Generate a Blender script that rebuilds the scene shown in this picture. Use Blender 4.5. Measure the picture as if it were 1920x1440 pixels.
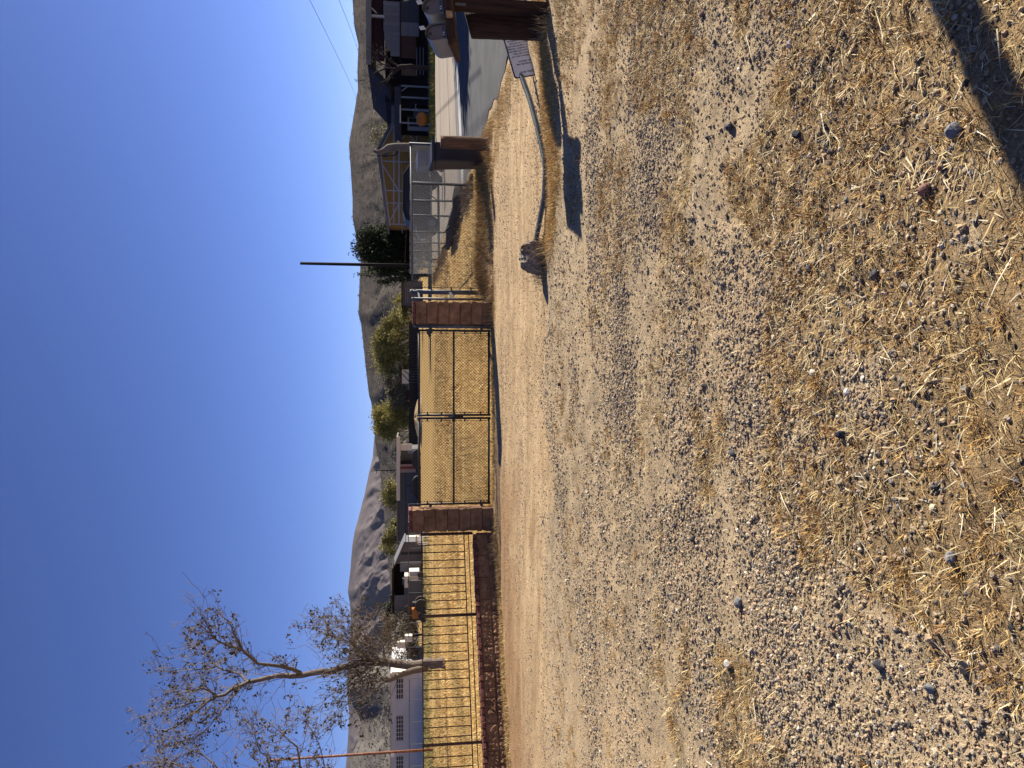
import bpy, bmesh, math, random
import numpy as np
from mathutils import Vector, Matrix, Euler

for o in list(bpy.data.objects):
    bpy.data.objects.remove(o, do_unlink=True)
scene = bpy.context.scene
C = scene.collection
R = math.radians

# ------------------------------------------------------------------ camera
F_PX, HORIZON, EYE = 1400.0, 768.0, 1.55          # focal length and horizon row of a 1920 px frame, eye height in m
TH = math.atan((960 - HORIZON) / F_PX)            # pitch down
CT, ST = math.cos(TH), math.sin(TH)
cam_d = bpy.data.cameras.new('camera')
cam = bpy.data.objects.new('camera', cam_d); C.objects.link(cam)
cam_d.sensor_fit = 'HORIZONTAL'; cam_d.sensor_width = 36.0
cam_d.lens = F_PX / 1920 * 36.0
cam_d.clip_start = 0.05; cam_d.clip_end = 30000
# the phone was held on its side: the frame's right edge points at the ground
m3 = Matrix(((0, 1, 0), (-ST, 0, -CT), (-CT, 0, ST)))
cam.matrix_world = Matrix.Translation((0, 0, EYE)) @ m3.to_4x4()
scene.camera = cam

# ------------------------------------------------------------------ sky and sun
SUN_EL, SUN_AZ = R(27.5), R(62.0)                 # azimuth measured from +Y towards +X
world = bpy.data.worlds.new('World'); scene.world = world; world.use_nodes = True
wn = world.node_tree.nodes; wl = world.node_tree.links
wn.clear()
sky = wn.new('ShaderNodeTexSky'); sky.sky_type = 'NISHITA'; sky.sun_disc = False
sky.sun_elevation = SUN_EL; sky.sun_rotation = SUN_AZ
sky.altitude = 1400; sky.air_density = 0.70; sky.dust_density = 0.5; sky.ozone_density = 4.0
bg = wn.new('ShaderNodeBackground'); bg.inputs['Strength'].default_value = 0.05
wo = wn.new('ShaderNodeOutputWorld')
tint = wn.new('ShaderNodeMix'); tint.data_type = 'RGBA'; tint.blend_type = 'MULTIPLY'; tint.inputs[0].default_value = 1.0
tint.inputs[7].default_value = (0.93, 0.93, 1.30, 1)      # the dry mountain sky is a deep violet blue
wl.new(sky.outputs[0], tint.inputs[6]); wl.new(tint.outputs[2], bg.inputs['Color']); wl.new(bg.outputs[0], wo.inputs['Surface'])
sun_d = bpy.data.lights.new('sun', 'SUN'); sun_d.energy = 5.0; sun_d.angle = R(0.53); sun_d.color = (1.0, 0.935, 0.83)
sun = bpy.data.objects.new('sun', sun_d); C.objects.link(sun)
SUN_DIR = Vector((math.sin(SUN_AZ) * math.cos(SUN_EL), math.cos(SUN_AZ) * math.cos(SUN_EL), math.sin(SUN_EL)))
sun.rotation_euler = SUN_DIR.to_track_quat('Z', 'Y').to_euler()
sun.location = (30, 20, 30)
scene.view_settings.view_transform = 'Standard'; scene.view_settings.look = 'None'
scene.view_settings.exposure = 1.08; scene.view_settings.gamma = 1.0
scene.view_settings.use_curve_mapping = False

# ------------------------------------------------------------------ helpers
def at(x, y, d):                                   # a photo pixel at a forward distance d -> world point
    v = x - 960
    t = d / (F_PX * CT - v * ST)
    return Vector(((720 - y) * t, d, EYE + t * (-F_PX * ST - v * CT)))
def gp(x, y, z=0.0):                               # a photo pixel on the ground
    v = x - 960
    t = (z - EYE) / (-F_PX * ST - v * CT)
    return Vector(((720 - y) * t, t * (F_PX * CT - v * ST), z))

rng = np.random.default_rng(7)
random.seed(5)

def _hash(ix, iy, s):
    h = (ix.astype(np.int64) * 374761393 + iy.astype(np.int64) * 668265263 + s * 974634777) & 0x7fffffff
    h = ((h ^ (h >> 13)) * 1274126177) & 0x7fffffff
    h = h ^ (h >> 16)
    return (h & 0xffff) / 65535.0
def vnoise(x, y, s=0):
    x = np.asarray(x, float); y = np.asarray(y, float)
    ix = np.floor(x); iy = np.floor(y); fx = x - ix; fy = y - iy
    fx = fx * fx * (3 - 2 * fx); fy = fy * fy * (3 - 2 * fy)
    a = _hash(ix, iy, s); b = _hash(ix + 1, iy, s); c = _hash(ix, iy + 1, s); d = _hash(ix + 1, iy + 1, s)
    return (a * (1 - fx) + b * fx) * (1 - fy) + (c * (1 - fx) + d * fx) * fy
def fbm(x, y, o=4, s=0):
    t = 0; a = 0.5; n = 0
    for k in range(o):
        t = t + a * vnoise(x * 2 ** k, y * 2 ** k, s + k * 17); n += a; a *= 0.5
    return t / n
def sstep(a, b, x):
    t = np.clip((x - a) / (b - a), 0, 1); return t * t * (3 - 2 * t)

def tag(o, label=None, cat=None, group=None, kind=None):
    if label: o['label'] = label
    if cat: o['category'] = cat
    if group: o['group'] = group
    if kind: o['kind'] = kind
    return o
def thing(name, label, cat, loc=(0, 0, 0), group=None, rz=0.0):
    o = bpy.data.objects.new(name, None); C.objects.link(o)
    o.empty_display_size = 0.2
    o.location = loc; o.rotation_euler = (0, 0, rz)
    return tag(o, label, cat, group)
def offs(p):
    v = Vector((0, 0, 0))
    while p is not None:
        v += p.location; p = p.parent
    return v
def link_mesh(name, me, mat, parent=None, local=False, loc=(0, 0, 0)):
    o = bpy.data.objects.new(name, me); C.objects.link(o)
    if mat is not None and len(me.materials) == 0: me.materials.append(mat)
    if parent is not None: o.parent = parent
    o.location = loc
    return o

class MB:
    """collects shapes in world coordinates; build() makes one mesh object"""
    def __init__(s): s.v = []; s.f = []
    def add(s, vs, fs):
        n = len(s.v); s.v += [tuple(p) for p in vs]; s.f += [tuple(i + n for i in q) for q in fs]; return s
    def box(s, x0, x1, y0, y1, z0, z1):
        return s.add([(x0,y0,z0),(x1,y0,z0),(x1,y1,z0),(x0,y1,z0),(x0,y0,z1),(x1,y0,z1),(x1,y1,z1),(x0,y1,z1)],
                     [(3,2,1,0),(4,5,6,7),(0,1,5,4),(1,2,6,5),(2,3,7,6),(3,0,4,7)])
    def obox(s, c, ax, ay, az, sx, sy, sz):        # oriented box, half axes
        c = Vector(c); ax = Vector(ax) * sx / 2; ay = Vector(ay) * sy / 2; az = Vector(az) * sz / 2
        vs = [c + a * ax + b * ay + d * az for d in (-1, 1) for a, b in ((-1,-1),(1,-1),(1,1),(-1,1))]
        return s.add(vs, [(3,2,1,0),(4,5,6,7),(0,1,5,4),(1,2,6,5),(2,3,7,6),(3,0,4,7)])
    def beam(s, p0, p1, w, h, up=(0, 0, 1)):
        p0 = Vector(p0); p1 = Vector(p1); d = (p1 - p0); L = d.length; d.normalize()
        up = Vector(up)
        if abs(d.dot(up)) > 0.98: up = Vector((0, 1, 0))
        a = d.cross(up).normalized(); b = a.cross(d).normalized()
        return s.obox((p0 + p1) / 2, d, a, b, L, w, h)
    def tube(s, pts, rad, n=6, cap=True):
        pts = [Vector(p) for p in pts]
        if not hasattr(rad, '__len__'): rad = [rad] * len(pts)
        base = len(s.v); a = None
        for i, p in enumerate(pts):
            d = (pts[min(i + 1, len(pts) - 1)] - pts[max(i - 1, 0)])
            if d.length < 1e-9: d = Vector((0, 0, 1))
            d.normalize()
            if a is None:
                a = d.orthogonal().normalized()
            else:
                a = (a - d * a.dot(d))
                a = a.normalized() if a.length > 1e-6 else d.orthogonal().normalized()
            b = d.cross(a)
            for k in range(n):
                t = 2 * math.pi * k / n
                s.v.append(tuple(p + (a * math.cos(t) + b * math.sin(t)) * rad[i]))
        for i in range(len(pts) - 1):
            for k in range(n):
                k2 = (k + 1) % n
                s.f.append((base + i*n + k, base + i*n + k2, base + (i+1)*n + k2, base + (i+1)*n + k))
        if cap:
            s.f.append(tuple(base + k for k in range(n))[::-1])
            s.f.append(tuple(base + (len(pts)-1)*n + k for k in range(n)))
        return s
    def prism(s, poly, y0, y1):                    # polygon in XZ pushed along Y
        n = len(poly)
        vs = [(p[0], y0, p[1]) for p in poly] + [(p[0], y1, p[1]) for p in poly]
        fs = [tuple(range(n)), tuple(range(2*n-1, n-1, -1))] + [(i, i + n, (i+1) % n + n, (i+1) % n) for i in range(n)]
        return s.add(vs, fs)
    def build(s, name, mat, parent=None, smooth=False, world=True, bevel=0):
        off = offs(parent) if (parent is not None and world) else Vector((0, 0, 0))
        me = bpy.data.meshes.new(name)
        me.from_pydata([(p[0]-off.x, p[1]-off.y, p[2]-off.z) for p in s.v], [], s.f)
        bm = bmesh.new(); bm.from_mesh(me); bmesh.ops.recalc_face_normals(bm, faces=bm.faces)
        if bevel:
            bmesh.ops.bevel(bm, geom=bm.edges[:], offset=bevel, segments=2, affect='EDGES', profile=0.6)
        bm.to_mesh(me); bm.free()
        if smooth:
            for p in me.polygons: p.use_smooth = True
        return link_mesh(name, me, mat, parent)

def fast_mesh(name, V, tris=None, quads=None, col=None, smooth=False):
    V = np.asarray(V, np.float32)
    nt = 0 if tris is None else len(tris); nq = 0 if quads is None else len(quads)
    me = bpy.data.meshes.new(name)
    me.vertices.add(len(V)); me.vertices.foreach_set('co', V.ravel())
    loops = []
    if nq: loops.append(np.asarray(quads, np.int32).ravel())
    if nt: loops.append(np.asarray(tris, np.int32).ravel())
    if loops:
        L = np.concatenate(loops)
        me.loops.add(len(L)); me.loops.foreach_set('vertex_index', L)
        st = np.concatenate([np.arange(nq) * 4, nq * 4 + np.arange(nt) * 3]).astype(np.int32)
        me.polygons.add(nq + nt); me.polygons.foreach_set('loop_start', st)
        if smooth: me.polygons.foreach_set('use_smooth', np.ones(nq + nt, bool))
    if col is not None:
        a = me.color_attributes.new('col', 'FLOAT_COLOR', 'POINT')
        cc = np.ones((len(V), 4), np.float32); cc[:, :3] = col
        a.data.foreach_set('color', cc.ravel())
    me.update(); me.validate()
    return me

# ------------------------------------------------------------------ materials
def new_mat(name):
    m = bpy.data.materials.new(name); m.use_nodes = True
    nt = m.node_tree; nt.nodes.clear()
    o = nt.nodes.new('ShaderNodeOutputMaterial'); b = nt.nodes.new('ShaderNodeBsdfPrincipled')
    nt.links.new(b.outputs[0], o.inputs[0])
    return m, nt, b
def N(nt, typ, **kw):
    n = nt.nodes.new(typ)
    for k, v in kw.items(): setattr(n, k, v)
    return n
def noise(nt, vec, scale, detail=4, rough=0.6):
    n = N(nt, 'ShaderNodeTexNoise'); n.inputs['Scale'].default_value = scale
    n.inputs['Detail'].default_value = detail; n.inputs['Roughness'].default_value = rough
    if vec is not None: nt.links.new(vec, n.inputs['Vector'])
    return n.outputs[0]
def ramp(nt, fac, stops, interp='LINEAR'):
    n = N(nt, 'ShaderNodeValToRGB'); n.color_ramp.interpolation = interp
    e = n.color_ramp.elements
    while len(e) < len(stops): e.new(0.5)
    for i, (p, c) in enumerate(stops):
        e[i].position = p; e[i].color = (*c, 1) if len(c) == 3 else c
    nt.links.new(fac, n.inputs[0]); return n.outputs[0]
def mix(nt, fac, a, b, mode='MIX'):
    n = N(nt, 'ShaderNodeMix', data_type='RGBA', blend_type=mode)
    for s, v in ((n.inputs[0], fac), (n.inputs[6], a), (n.inputs[7], b)):
        if isinstance(v, (int, float)): s.default_value = v
        elif isinstance(v, tuple): s.default_value = (*v, 1) if len(v) == 3 else v
        else: nt.links.new(v, s)
    return n.outputs[2]
def mth(nt, op, a, b=None, c=None, clamp=False):
    n = N(nt, 'ShaderNodeMath', operation=op); n.use_clamp = clamp
    for s, v in zip(n.inputs, (a, b, c)):
        if v is None: continue
        if isinstance(v, (int, float)): s.default_value = v
        else: nt.links.new(v, s)
    return n.outputs[0]
def maprange(nt, v, a, b, c=0.0, d=1.0):
    n = N(nt, 'ShaderNodeMapRange'); n.interpolation_type = 'SMOOTHSTEP'
    nt.links.new(v, n.inputs[0])
    for i, q in enumerate((a, b, c, d)): n.inputs[i + 1].default_value = q
    return n.outputs[0]
def bump(nt, bsdf, h, strength=0.4, dist=0.02):
    n = N(nt, 'ShaderNodeBump'); n.inputs['Strength'].default_value = strength; n.inputs['Distance'].default_value = dist
    nt.links.new(h, n.inputs['Height']); nt.links.new(n.outputs[0], bsdf.inputs['Normal'])

def mat(name, col, rough=0.8, var=0.25, scale=6.0, metal=0.0, bmp=0.15, bscale=40.0, stretch=None, col2=None, spec=0.3, bdist=0.01, coord='Object'):
    """plain surface whose colour wanders between darker and lighter with grain"""
    m, nt, b = new_mat(name)
    tc = N(nt, 'ShaderNodeTexCoord').outputs[coord]
    if coord == 'Object':
        # break the repeat between copies
        oi = N(nt, 'ShaderNodeObjectInfo').outputs['Random']
        ad = N(nt, 'ShaderNodeVectorMath', operation='ADD'); nt.links.new(tc, ad.inputs[0])
        cb = N(nt, 'ShaderNodeCombineXYZ')
        for i in range(3): nt.links.new(mth(nt, 'MULTIPLY', oi, 31.0 + 7 * i), cb.inputs[i])
        nt.links.new(cb.outputs[0], ad.inputs[1]); tc = ad.outputs[0]
    if stretch:
        mp = N(nt, 'ShaderNodeMapping'); mp.inputs['Scale'].default_value = stretch
        nt.links.new(tc, mp.inputs[0]); tc = mp.outputs[0]
    n1 = noise(nt, tc, scale, 5, 0.65)
    d = tuple(c * (1 - var) for c in col); l = tuple(min(1, c * (1 + var)) for c in (col2 or col))
    c = ramp(nt, n1, [(0.3, d), (0.72, l)])
    if coord == 'Object':
        c = mix(nt, 1.0, c, ramp(nt, oi, [(0, (0.88,) * 3), (1, (1.1,) * 3)]), 'MULTIPLY')
    nt.links.new(c, b.inputs['Base Color'])
    b.inputs['Roughness'].default_value = rough; b.inputs['Metallic'].default_value = metal
    b.inputs['Specular IOR Level'].default_value = spec
    if bmp: bump(nt, b, noise(nt, tc, bscale, 4, 0.7), bmp, bdist)
    return m
def attr_mat(name, rough=0.85, kind='GEOMETRY', trans=0.0, spec=0.2):
    m, nt, b = new_mat(name)
    a = N(nt, 'ShaderNodeAttribute', attribute_type=kind, attribute_name='col')
    nt.links.new(a.outputs['Color'], b.inputs['Base Color'])
    b.inputs['Roughness'].default_value = rough; b.inputs['Specular IOR Level'].default_value = spec
    if trans:
        t = N(nt, 'ShaderNodeBsdfTranslucent'); nt.links.new(a.outputs['Color'], t.inputs[0])
        ms = N(nt, 'ShaderNodeMixShader'); ms.inputs[0].default_value = trans
        nt.links.new(b.outputs[0], ms.inputs[1]); nt.links.new(t.outputs[0], ms.inputs[2])
        out = [n for n in nt.nodes if n.type == 'OUTPUT_MATERIAL'][0]
        nt.links.new(ms.outputs[0], out.inputs[0])
    return m
M = {}
# ================================================================== GROUND
WALL_A = np.array([-2.80, 13.78]); WALL_D = np.array([-0.8526, -0.5225]); WALL_N = np.array([0.5225, -0.8526])
GATE_Y = 14.1
def front_dist(x, y):                              # metres in front of the wall / gate line
    dw = (x - WALL_A[0]) * WALL_N[0] + (y - WALL_A[1]) * WALL_N[1]
    dg = GATE_Y - y
    db = 15.1 - y
    return np.where(x < -2.7, dw, np.where(x < 1.5, dg, db))
def paved(x, y):                                   # 1 on the road and the lot right of the fence
    e = 5.15 + 0.05 * np.maximum(y - 12, 0) + 0.12 * np.sin(y * 1.3)
    return sstep(-0.5, 0.3, x - e) * sstep(9.5, 10.8, y + 0.12 * (x - 5)) * (y < 54)
def ruts(x, y):                                    # old wheel tracks through the loose gravel
    w = 0.25 * np.sin(x * 0.5)
    t = sum(np.exp(-((y - c - k * x - w) / 0.15) ** 2) for c, k in ((3.7, .10), (4.95, .10), (6.35, .06), (7.3, .05)))
    return t * sstep(.3, .55, fbm(x * .6, y * .6, 3, 171))
def gz(x, y):
    x = np.asarray(x, float); y = np.asarray(y, float)
    z = 0.07 * (fbm(x * 0.35 + 3, y * 0.35, 3, 2) - 0.5) * np.exp(-np.maximum(y - 10, 0) / 25)
    z = z + 0.035 * (fbm(x * 1.3, y * 1.3, 3, 9) - 0.5) * (y < 40)
    z = z * (1 - paved(x, y))
    # low berm under the side fence, hump of dry grass in front of the fallen sign, soil against the log
    z = z + 0.17 * np.exp(-((y - 15.05 - 0.15 * np.sin(x * 2.1)) / 0.30) ** 2) * sstep(1.6, 2.2, x) * (1 - sstep(4.4, 5.0, x)) * (0.7 + 0.6 * vnoise(x * 2.5, y * 0.4, 4))
    z = z + 0.13 * np.exp(-((x - 4.45) / 0.55) ** 2 - ((y - 9.0) / 0.36) ** 2)
    z = z + 0.05 * np.exp(-((x - 3.2) / 0.9) ** 2 - ((y - 8.25) / 0.28) ** 2)
    # faint ruts of the track, shallow dip along the grey gravel
    z = z - 0.03 * np.exp(-((y - 9.3 - 0.08 * x) / 0.35) ** 2) - 0.03 * np.exp(-((y - 11.0 - 0.08 * x) / 0.35) ** 2)
    return z - 0.018 * ruts(x, y)
def fine(x, y):
    a = np.exp(-np.maximum(y - 4, 0) / 6)
    return (0.034 * (fbm(x * 7, y * 7, 4, 31) - 0.5) + 0.014 * (fbm(x * 30, y * 30, 2, 41) - 0.5)) * a * (1 - paved(x, y))
def gz1(x, y): return float(gz(np.array([x]), np.array([y]))[0] + fine(np.array([x]), np.array([y]))[0])

xs_in = np.linspace(-7.0, 7.5, 470)
out = 7.5 + np.geomspace(0.04, 9000, 70)
xs = np.concatenate([-(out[::-1]) + 0.5, xs_in[1:-1], out])
ys_in = np.geomspace(1.25, 17.0, 640)
ys = np.concatenate([-np.geomspace(0.03, 60, 24)[::-1] + 1.22, ys_in, 17.0 + np.geomspace(0.07, 9000, 90)])
GX, GY = np.meshgrid(xs, ys)
gx = GX.ravel(); gy = GY.ravel()
gzv = gz(gx, gy) + fine(gx, gy)
ni, nj = len(xs), len(ys)
idx = np.arange(ni * nj).reshape(nj, ni)
quads = np.stack([idx[:-1, :-1], idx[:-1, 1:], idx[1:, 1:], idx[1:, :-1]], -1).reshape(-1, 4)
fd = front_dist(gx, gy)
wob = (fbm(gx * 1.1, gy * 1.1, 4, 51) - 0.5)
w_grav = 1 - sstep(7.9, 8.7, gy + wob * 1.1 - 0.03 * gx)
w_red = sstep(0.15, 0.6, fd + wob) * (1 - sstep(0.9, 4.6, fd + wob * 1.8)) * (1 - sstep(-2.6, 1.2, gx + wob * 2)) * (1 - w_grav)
w_straw = 1 - sstep(-0.1, 0.45, fd + wob * 0.5)
w_straw = np.maximum(w_straw, sstep(2.0, 3.3, gx) * sstep(7.7, 8.6, gy + wob) * (1 - paved(gx, gy)) * 0.28 * sstep(0.35, 0.6, fbm(gx * 0.9, gy * 0.9, 3, 77) + 0.12))
def tuft_w(x, y):
    near_ = 1 - sstep(1.9, 3.6, y - .28 * x)          # thickest at the photographer's feet and towards the right
    right_ = sstep(.5, 2.2, x) * (1 - sstep(5.5, 8.0, y))
    n_ = fbm(x * 2.1 + 4, y * 2.1, 4, 81)
    return np.clip(sstep(.62, .40, n_ * 0 + .62 - .3 * near_ - .17 * right_ - (n_ - .5) * 1.5), 0, 1) * (1 - (.72 - .5 * right_) * sstep(3.6, 5.2, y)) * (1 - sstep(7.4, 8.2, y))
ground_me = fast_mesh('ground', np.stack([gx, gy, gzv], 1), quads=quads, smooth=True,
                      col=np.stack([w_grav, w_red, w_straw], 1))

_la = ground_me.attributes.new('litter', 'FLOAT', 'POINT'); _la.data.foreach_set('value', np.clip(tuft_w(gx, gy), 0, 1).astype(np.float32))
def ground_material():
    m, nt, b = new_mat('ground')
    L = nt.links.new
    geo = N(nt, 'ShaderNodeNewGeometry').outputs['Position']
    a = N(nt, 'ShaderNodeAttribute', attribute_name='col')
    sp = N(nt, 'ShaderNodeSeparateXYZ'); L(a.outputs['Color'], sp.inputs[0])
    pos = N(nt, 'ShaderNodeSeparateXYZ'); L(geo, pos.inputs[0])
    n_big = noise(nt, geo, 0.45, 5, 0.6); n_mid = noise(nt, geo, 3.2, 6, 0.65); n_fin = noise(nt, geo, 55, 4, 0.75)
    n_grain = noise(nt, geo, 210, 2, 0.7)
    # stretched along the track: wheels drag the dirt sideways
    mp = N(nt, 'ShaderNodeMapping'); mp.inputs['Scale'].default_value = (0.7, 2.4, 1); L(geo, mp.inputs[0])
    n_str = noise(nt, mp.outputs[0], 1.3, 5, 0.6)
    lane = ramp(nt, n_str, [(0.25, (0.30, 0.19, 0.095)), (0.5, (0.47, 0.33, 0.18)), (0.75, (0.62, 0.455, 0.265))])
    grav = ramp(nt, n_mid, [(0.28, (0.24, 0.18, 0.11)), (0.5, (0.385, 0.29, 0.175)), (0.75, (0.52, 0.395, 0.245))])
    grav = mix(nt, maprange(nt, n_big, 0.42, 0.66), grav, (0.46, 0.335, 0.195))
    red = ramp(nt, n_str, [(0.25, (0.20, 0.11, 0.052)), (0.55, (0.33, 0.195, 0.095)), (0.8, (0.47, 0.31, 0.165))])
    # field of dry stubble
    mp2 = N(nt, 'ShaderNodeMapping'); mp2.inputs['Scale'].default_value = (0.16, 0.9, 1); L(geo, mp2.inputs[0])
    n_f = noise(nt, mp2.outputs[0], 0.8, 7, 0.7)
    straw = ramp(nt, n_f, [(0.28, (0.26, 0.145, 0.045)), (0.5, (0.44, 0.275, 0.09)), (0.72, (0.64, 0.455, 0.175))])
    straw = mix(nt, maprange(nt, n_mid, 0.5, 0.75, 0, 0.5), straw, (0.25, 0.15, 0.065))
    wg = maprange(nt, mth(nt, 'ADD', sp.outputs[0], mth(nt, 'MULTIPLY', mth(nt, 'SUBTRACT', n_mid, 0.5), 0.9)), 0.3, 0.7)
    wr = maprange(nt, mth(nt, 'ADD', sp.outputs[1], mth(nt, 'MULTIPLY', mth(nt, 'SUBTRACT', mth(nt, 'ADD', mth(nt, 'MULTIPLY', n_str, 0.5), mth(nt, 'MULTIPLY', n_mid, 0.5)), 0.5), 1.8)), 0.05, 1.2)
    ws = maprange(nt, mth(nt, 'ADD', sp.outputs[2], mth(nt, 'MULTIPLY', mth(nt, 'SUBTRACT', n_mid, 0.5), 1.0)), 0.3, 0.7)
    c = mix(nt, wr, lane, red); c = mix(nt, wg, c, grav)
    la = N(nt, 'ShaderNodeAttribute', attribute_name='litter').outputs['Fac']
    lw = maprange(nt, mth(nt, 'ADD', la, mth(nt, 'MULTIPLY', mth(nt, 'SUBTRACT', noise(nt, geo, 14, 5, 0.7), 0.5), 1.3)), 0.35, 1.0, 0, 0.75)
    c = mix(nt, lw, c, ramp(nt, n_fin, [(0.3, (0.14, 0.085, 0.038)), (0.7, (0.30, 0.195, 0.085))]))  # brown plant litter, darkened to carry the shade between tufts as well
    c = mix(nt, ws, c, straw)
    # far plain: brown scrub instead of stubble
    far = ramp(nt, noise(nt, geo, 0.02, 6, 0.7), [(0.3, (0.13, 0.105, 0.07)), (0.7, (0.30, 0.23, 0.13))])
    c = mix(nt, maprange(nt, pos.outputs[1], 105, 150), c, far)
    c = mix(nt, 1.0, c, ramp(nt, n_fin, [(0.25, (0.72, 0.70, 0.68)), (0.5, (0.98,) * 3), (0.8, (1.18, 1.16, 1.12))]), 'MULTIPLY')
    c = mix(nt, 1.0, c, ramp(nt, n_grain, [(0.3, (0.62, 0.61, 0.60)), (0.5, (1.0,) * 3), (0.72, (1.24, 1.23, 1.20))]), 'MULTIPLY')
    vo = N(nt, 'ShaderNodeTexVoronoi'); vo.inputs['Scale'].default_value = 120; L(geo, vo.inputs['Vector'])
    c = mix(nt, 1.0, c, ramp(nt, vo.outputs['Color'], [(0.05, (0.45, 0.44, 0.43)), (0.22, (0.9,) * 3), (0.8, (1.05,) * 3), (1.0, (1.35, 1.32, 1.28))]), 'MULTIPLY')
    L(c, b.inputs['Base Color']); b.inputs['Roughness'].default_value = 0.95; b.inputs['Specular IOR Level'].default_value = 0.1
    h = mth(nt, 'ADD', mth(nt, 'MULTIPLY', n_fin, 0.6), mth(nt, 'MULTIPLY', n_grain, 0.35))
    h = mth(nt, 'ADD', h, mth(nt, 'MULTIPLY', n_mid, 0.8))
    bump(nt, b, h, 0.75, 0.018)
    return m
M['ground'] = ground_material()
tag(link_mesh('ground', ground_me, M['ground']), kind='structure')

# ------------------------------------------------------------------ road, concrete gutter, bare lot
M['asphalt'] = mat('asphalt', (0.036, 0.036, 0.037), 0.9, 0.35, 1.3, bmp=0.5, bscale=120, col2=(0.06, 0.058, 0.055), coord='Object')
M['lot'] = mat('lot', (0.27, 0.215, 0.155), 0.95, 0.25, 0.7, bmp=0.4, bscale=30, stretch=(0.5, 1.6, 1))
M['concrete'] = mat('concrete', (0.36, 0.35, 0.33), 0.9, 0.12, 2.5, bmp=0.2)
M['tar'] = mat('tar', (0.05, 0.045, 0.04), 0.85, 0.2, 3)
RD = Vector((0.876, 0.482, 0))                      # the road runs parallel to the wall
def sheet(name, pts, z, mt, parent=None):
    me = bpy.data.meshes.new(name); me.from_pydata([(p[0], p[1], z) for p in pts], [], [tuple(range(len(pts)))])
    return link_mesh(name, me, mt, parent)
wig = [(5.12 + 0.05 * max(yy - 12, 0) + 0.10 * math.sin(yy * 2.3) + 0.06 * math.sin(yy * 6.1), yy) for yy in np.linspace(10.2, 20.9, 40)]
g0 = Vector((6.05, 21.50, 0)); g1 = g0 + RD * 70
road_pts = [(5.4, 9.9), (9, 10.2), (75, 44.0), (g1.x, g1.y), (g0.x, g0.y), (5.62, 21.2)] + wig[::-1]
tag(sheet('road', road_pts, 0.012, M['asphalt']), kind='structure')
nr = Vector((-RD.y, RD.x, 0))
gut = [g0 + nr * -0.02, g1 + nr * -0.02, g1 + nr * 0.72, g0 + nr * 0.72]
tag(sheet('road_gutter', gut, 0.016, M['concrete']), kind='structure')
# worn asphalt shoulder between the gutter and the lot
sh = [g0 + nr * 0.72, g1 + nr * 0.72, g1 + nr * 1.9, g0 + nr * 1.9]
tag(sheet('road_shoulder', sh, 0.0165, mat('old_asphalt', (0.12, 0.11, 0.10), 0.95, 0.25, 1.5, bmp=0.3)), kind='structure')
l0 = g0 + nr * 1.9; l1 = g1 + nr * 1.9
tag(sheet('gravel_lot', [l0, l1, (75, 80), (16, 54), (8.2, 54), (6.4, 28)], 0.010, M['lot']), kind='structure')
for k, q in enumerate((4.6, 10.5)):
    a = g0 + nr * q + RD * 0.4; b_ = g0 + nr * (q + 1.0) + RD * 60
    w = 0.13
    tag(sheet('lot_dark_strip', [a, b_, b_ + nr * w, a + nr * w], 0.014, M['tar']), kind='structure')  # thin dark strip laid across the lot
a = Vector((5.45, 18.0, 0)); b_ = a + RD * 14
tag(sheet('road_crack', [a, b_, b_ + nr * 0.05, a + nr * 0.05], 0.0165, M['tar']), kind='structure')

# ------------------------------------------------------------------ hills
HILLV = {}
def hill(name, prof, dn, df, mt, amp, seed, nu=420, nt_=70, gul=5.0, pw=1.0):
    py = np.array([p[1] for p in prof], float); px = np.array([p[0] for p in prof], float)
    o = np.argsort(py); py = py[o]; px = px[o]
    yy = np.linspace(py[0], py[-1], nu)
    xx = np.interp(yy, py, px)
    rx = np.empty(nu); rz = np.empty(nu)
    for i in range(nu):
        p = at(xx[i], yy[i], df); rx[i] = p.x / df; rz[i] = p.z
    V = []
    ts = np.concatenate([np.linspace(0, 1, nt_), np.linspace(1.03, 1.35, 8)])
    for t in ts:
        d = dn + (df - dn) * t
        g = t ** pw if t <= 1 else max(0, 1 - (t - 1) * 2.0)
        X = rx * d; Y = np.full(nu, d)
        s = gul / df
        A_ = rx * gul * 6
        n1 = fbm(A_ * 0.8 + 5, t * 2.2 + A_ * 0.2, 5, seed)
        rid = 1 - np.abs(2 * fbm(A_ * 1.3 + n1 * 1.3 + t * 0.9, t * 1.4 + 3, 5, seed + 5) - 1)
        env = 4 * t * (1 - t) if t <= 1 else 0
        z = rz * (d / df) * g + amp * (rid - 0.7) * env * 1.4 + amp * 0.4 * (n1 - 0.5) * env
        z = z + (amp * 0.02 * (fbm(X * s * 40, Y * s * 40, 2, seed + 9) - 0.5) if t == 1 else 0)
        V.append(np.stack([X, Y, np.maximum(z, -2) - (2 if t == 0 else 0)], 1))
    V = np.concatenate(V); n = len(ts)
    id_ = np.arange(n * nu).reshape(n, nu)
    q = np.stack([id_[:-1, :-1], id_[:-1, 1:], id_[1:, 1:], id_[1:, :-1]], -1).reshape(-1, 4)[:, ::-1]
    HILLV[name] = V.reshape(n, nu, 3)
    o = link_mesh(name, fast_mesh(name, V, quads=q, smooth=True), mt)
    return tag(o, kind='structure')
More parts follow.
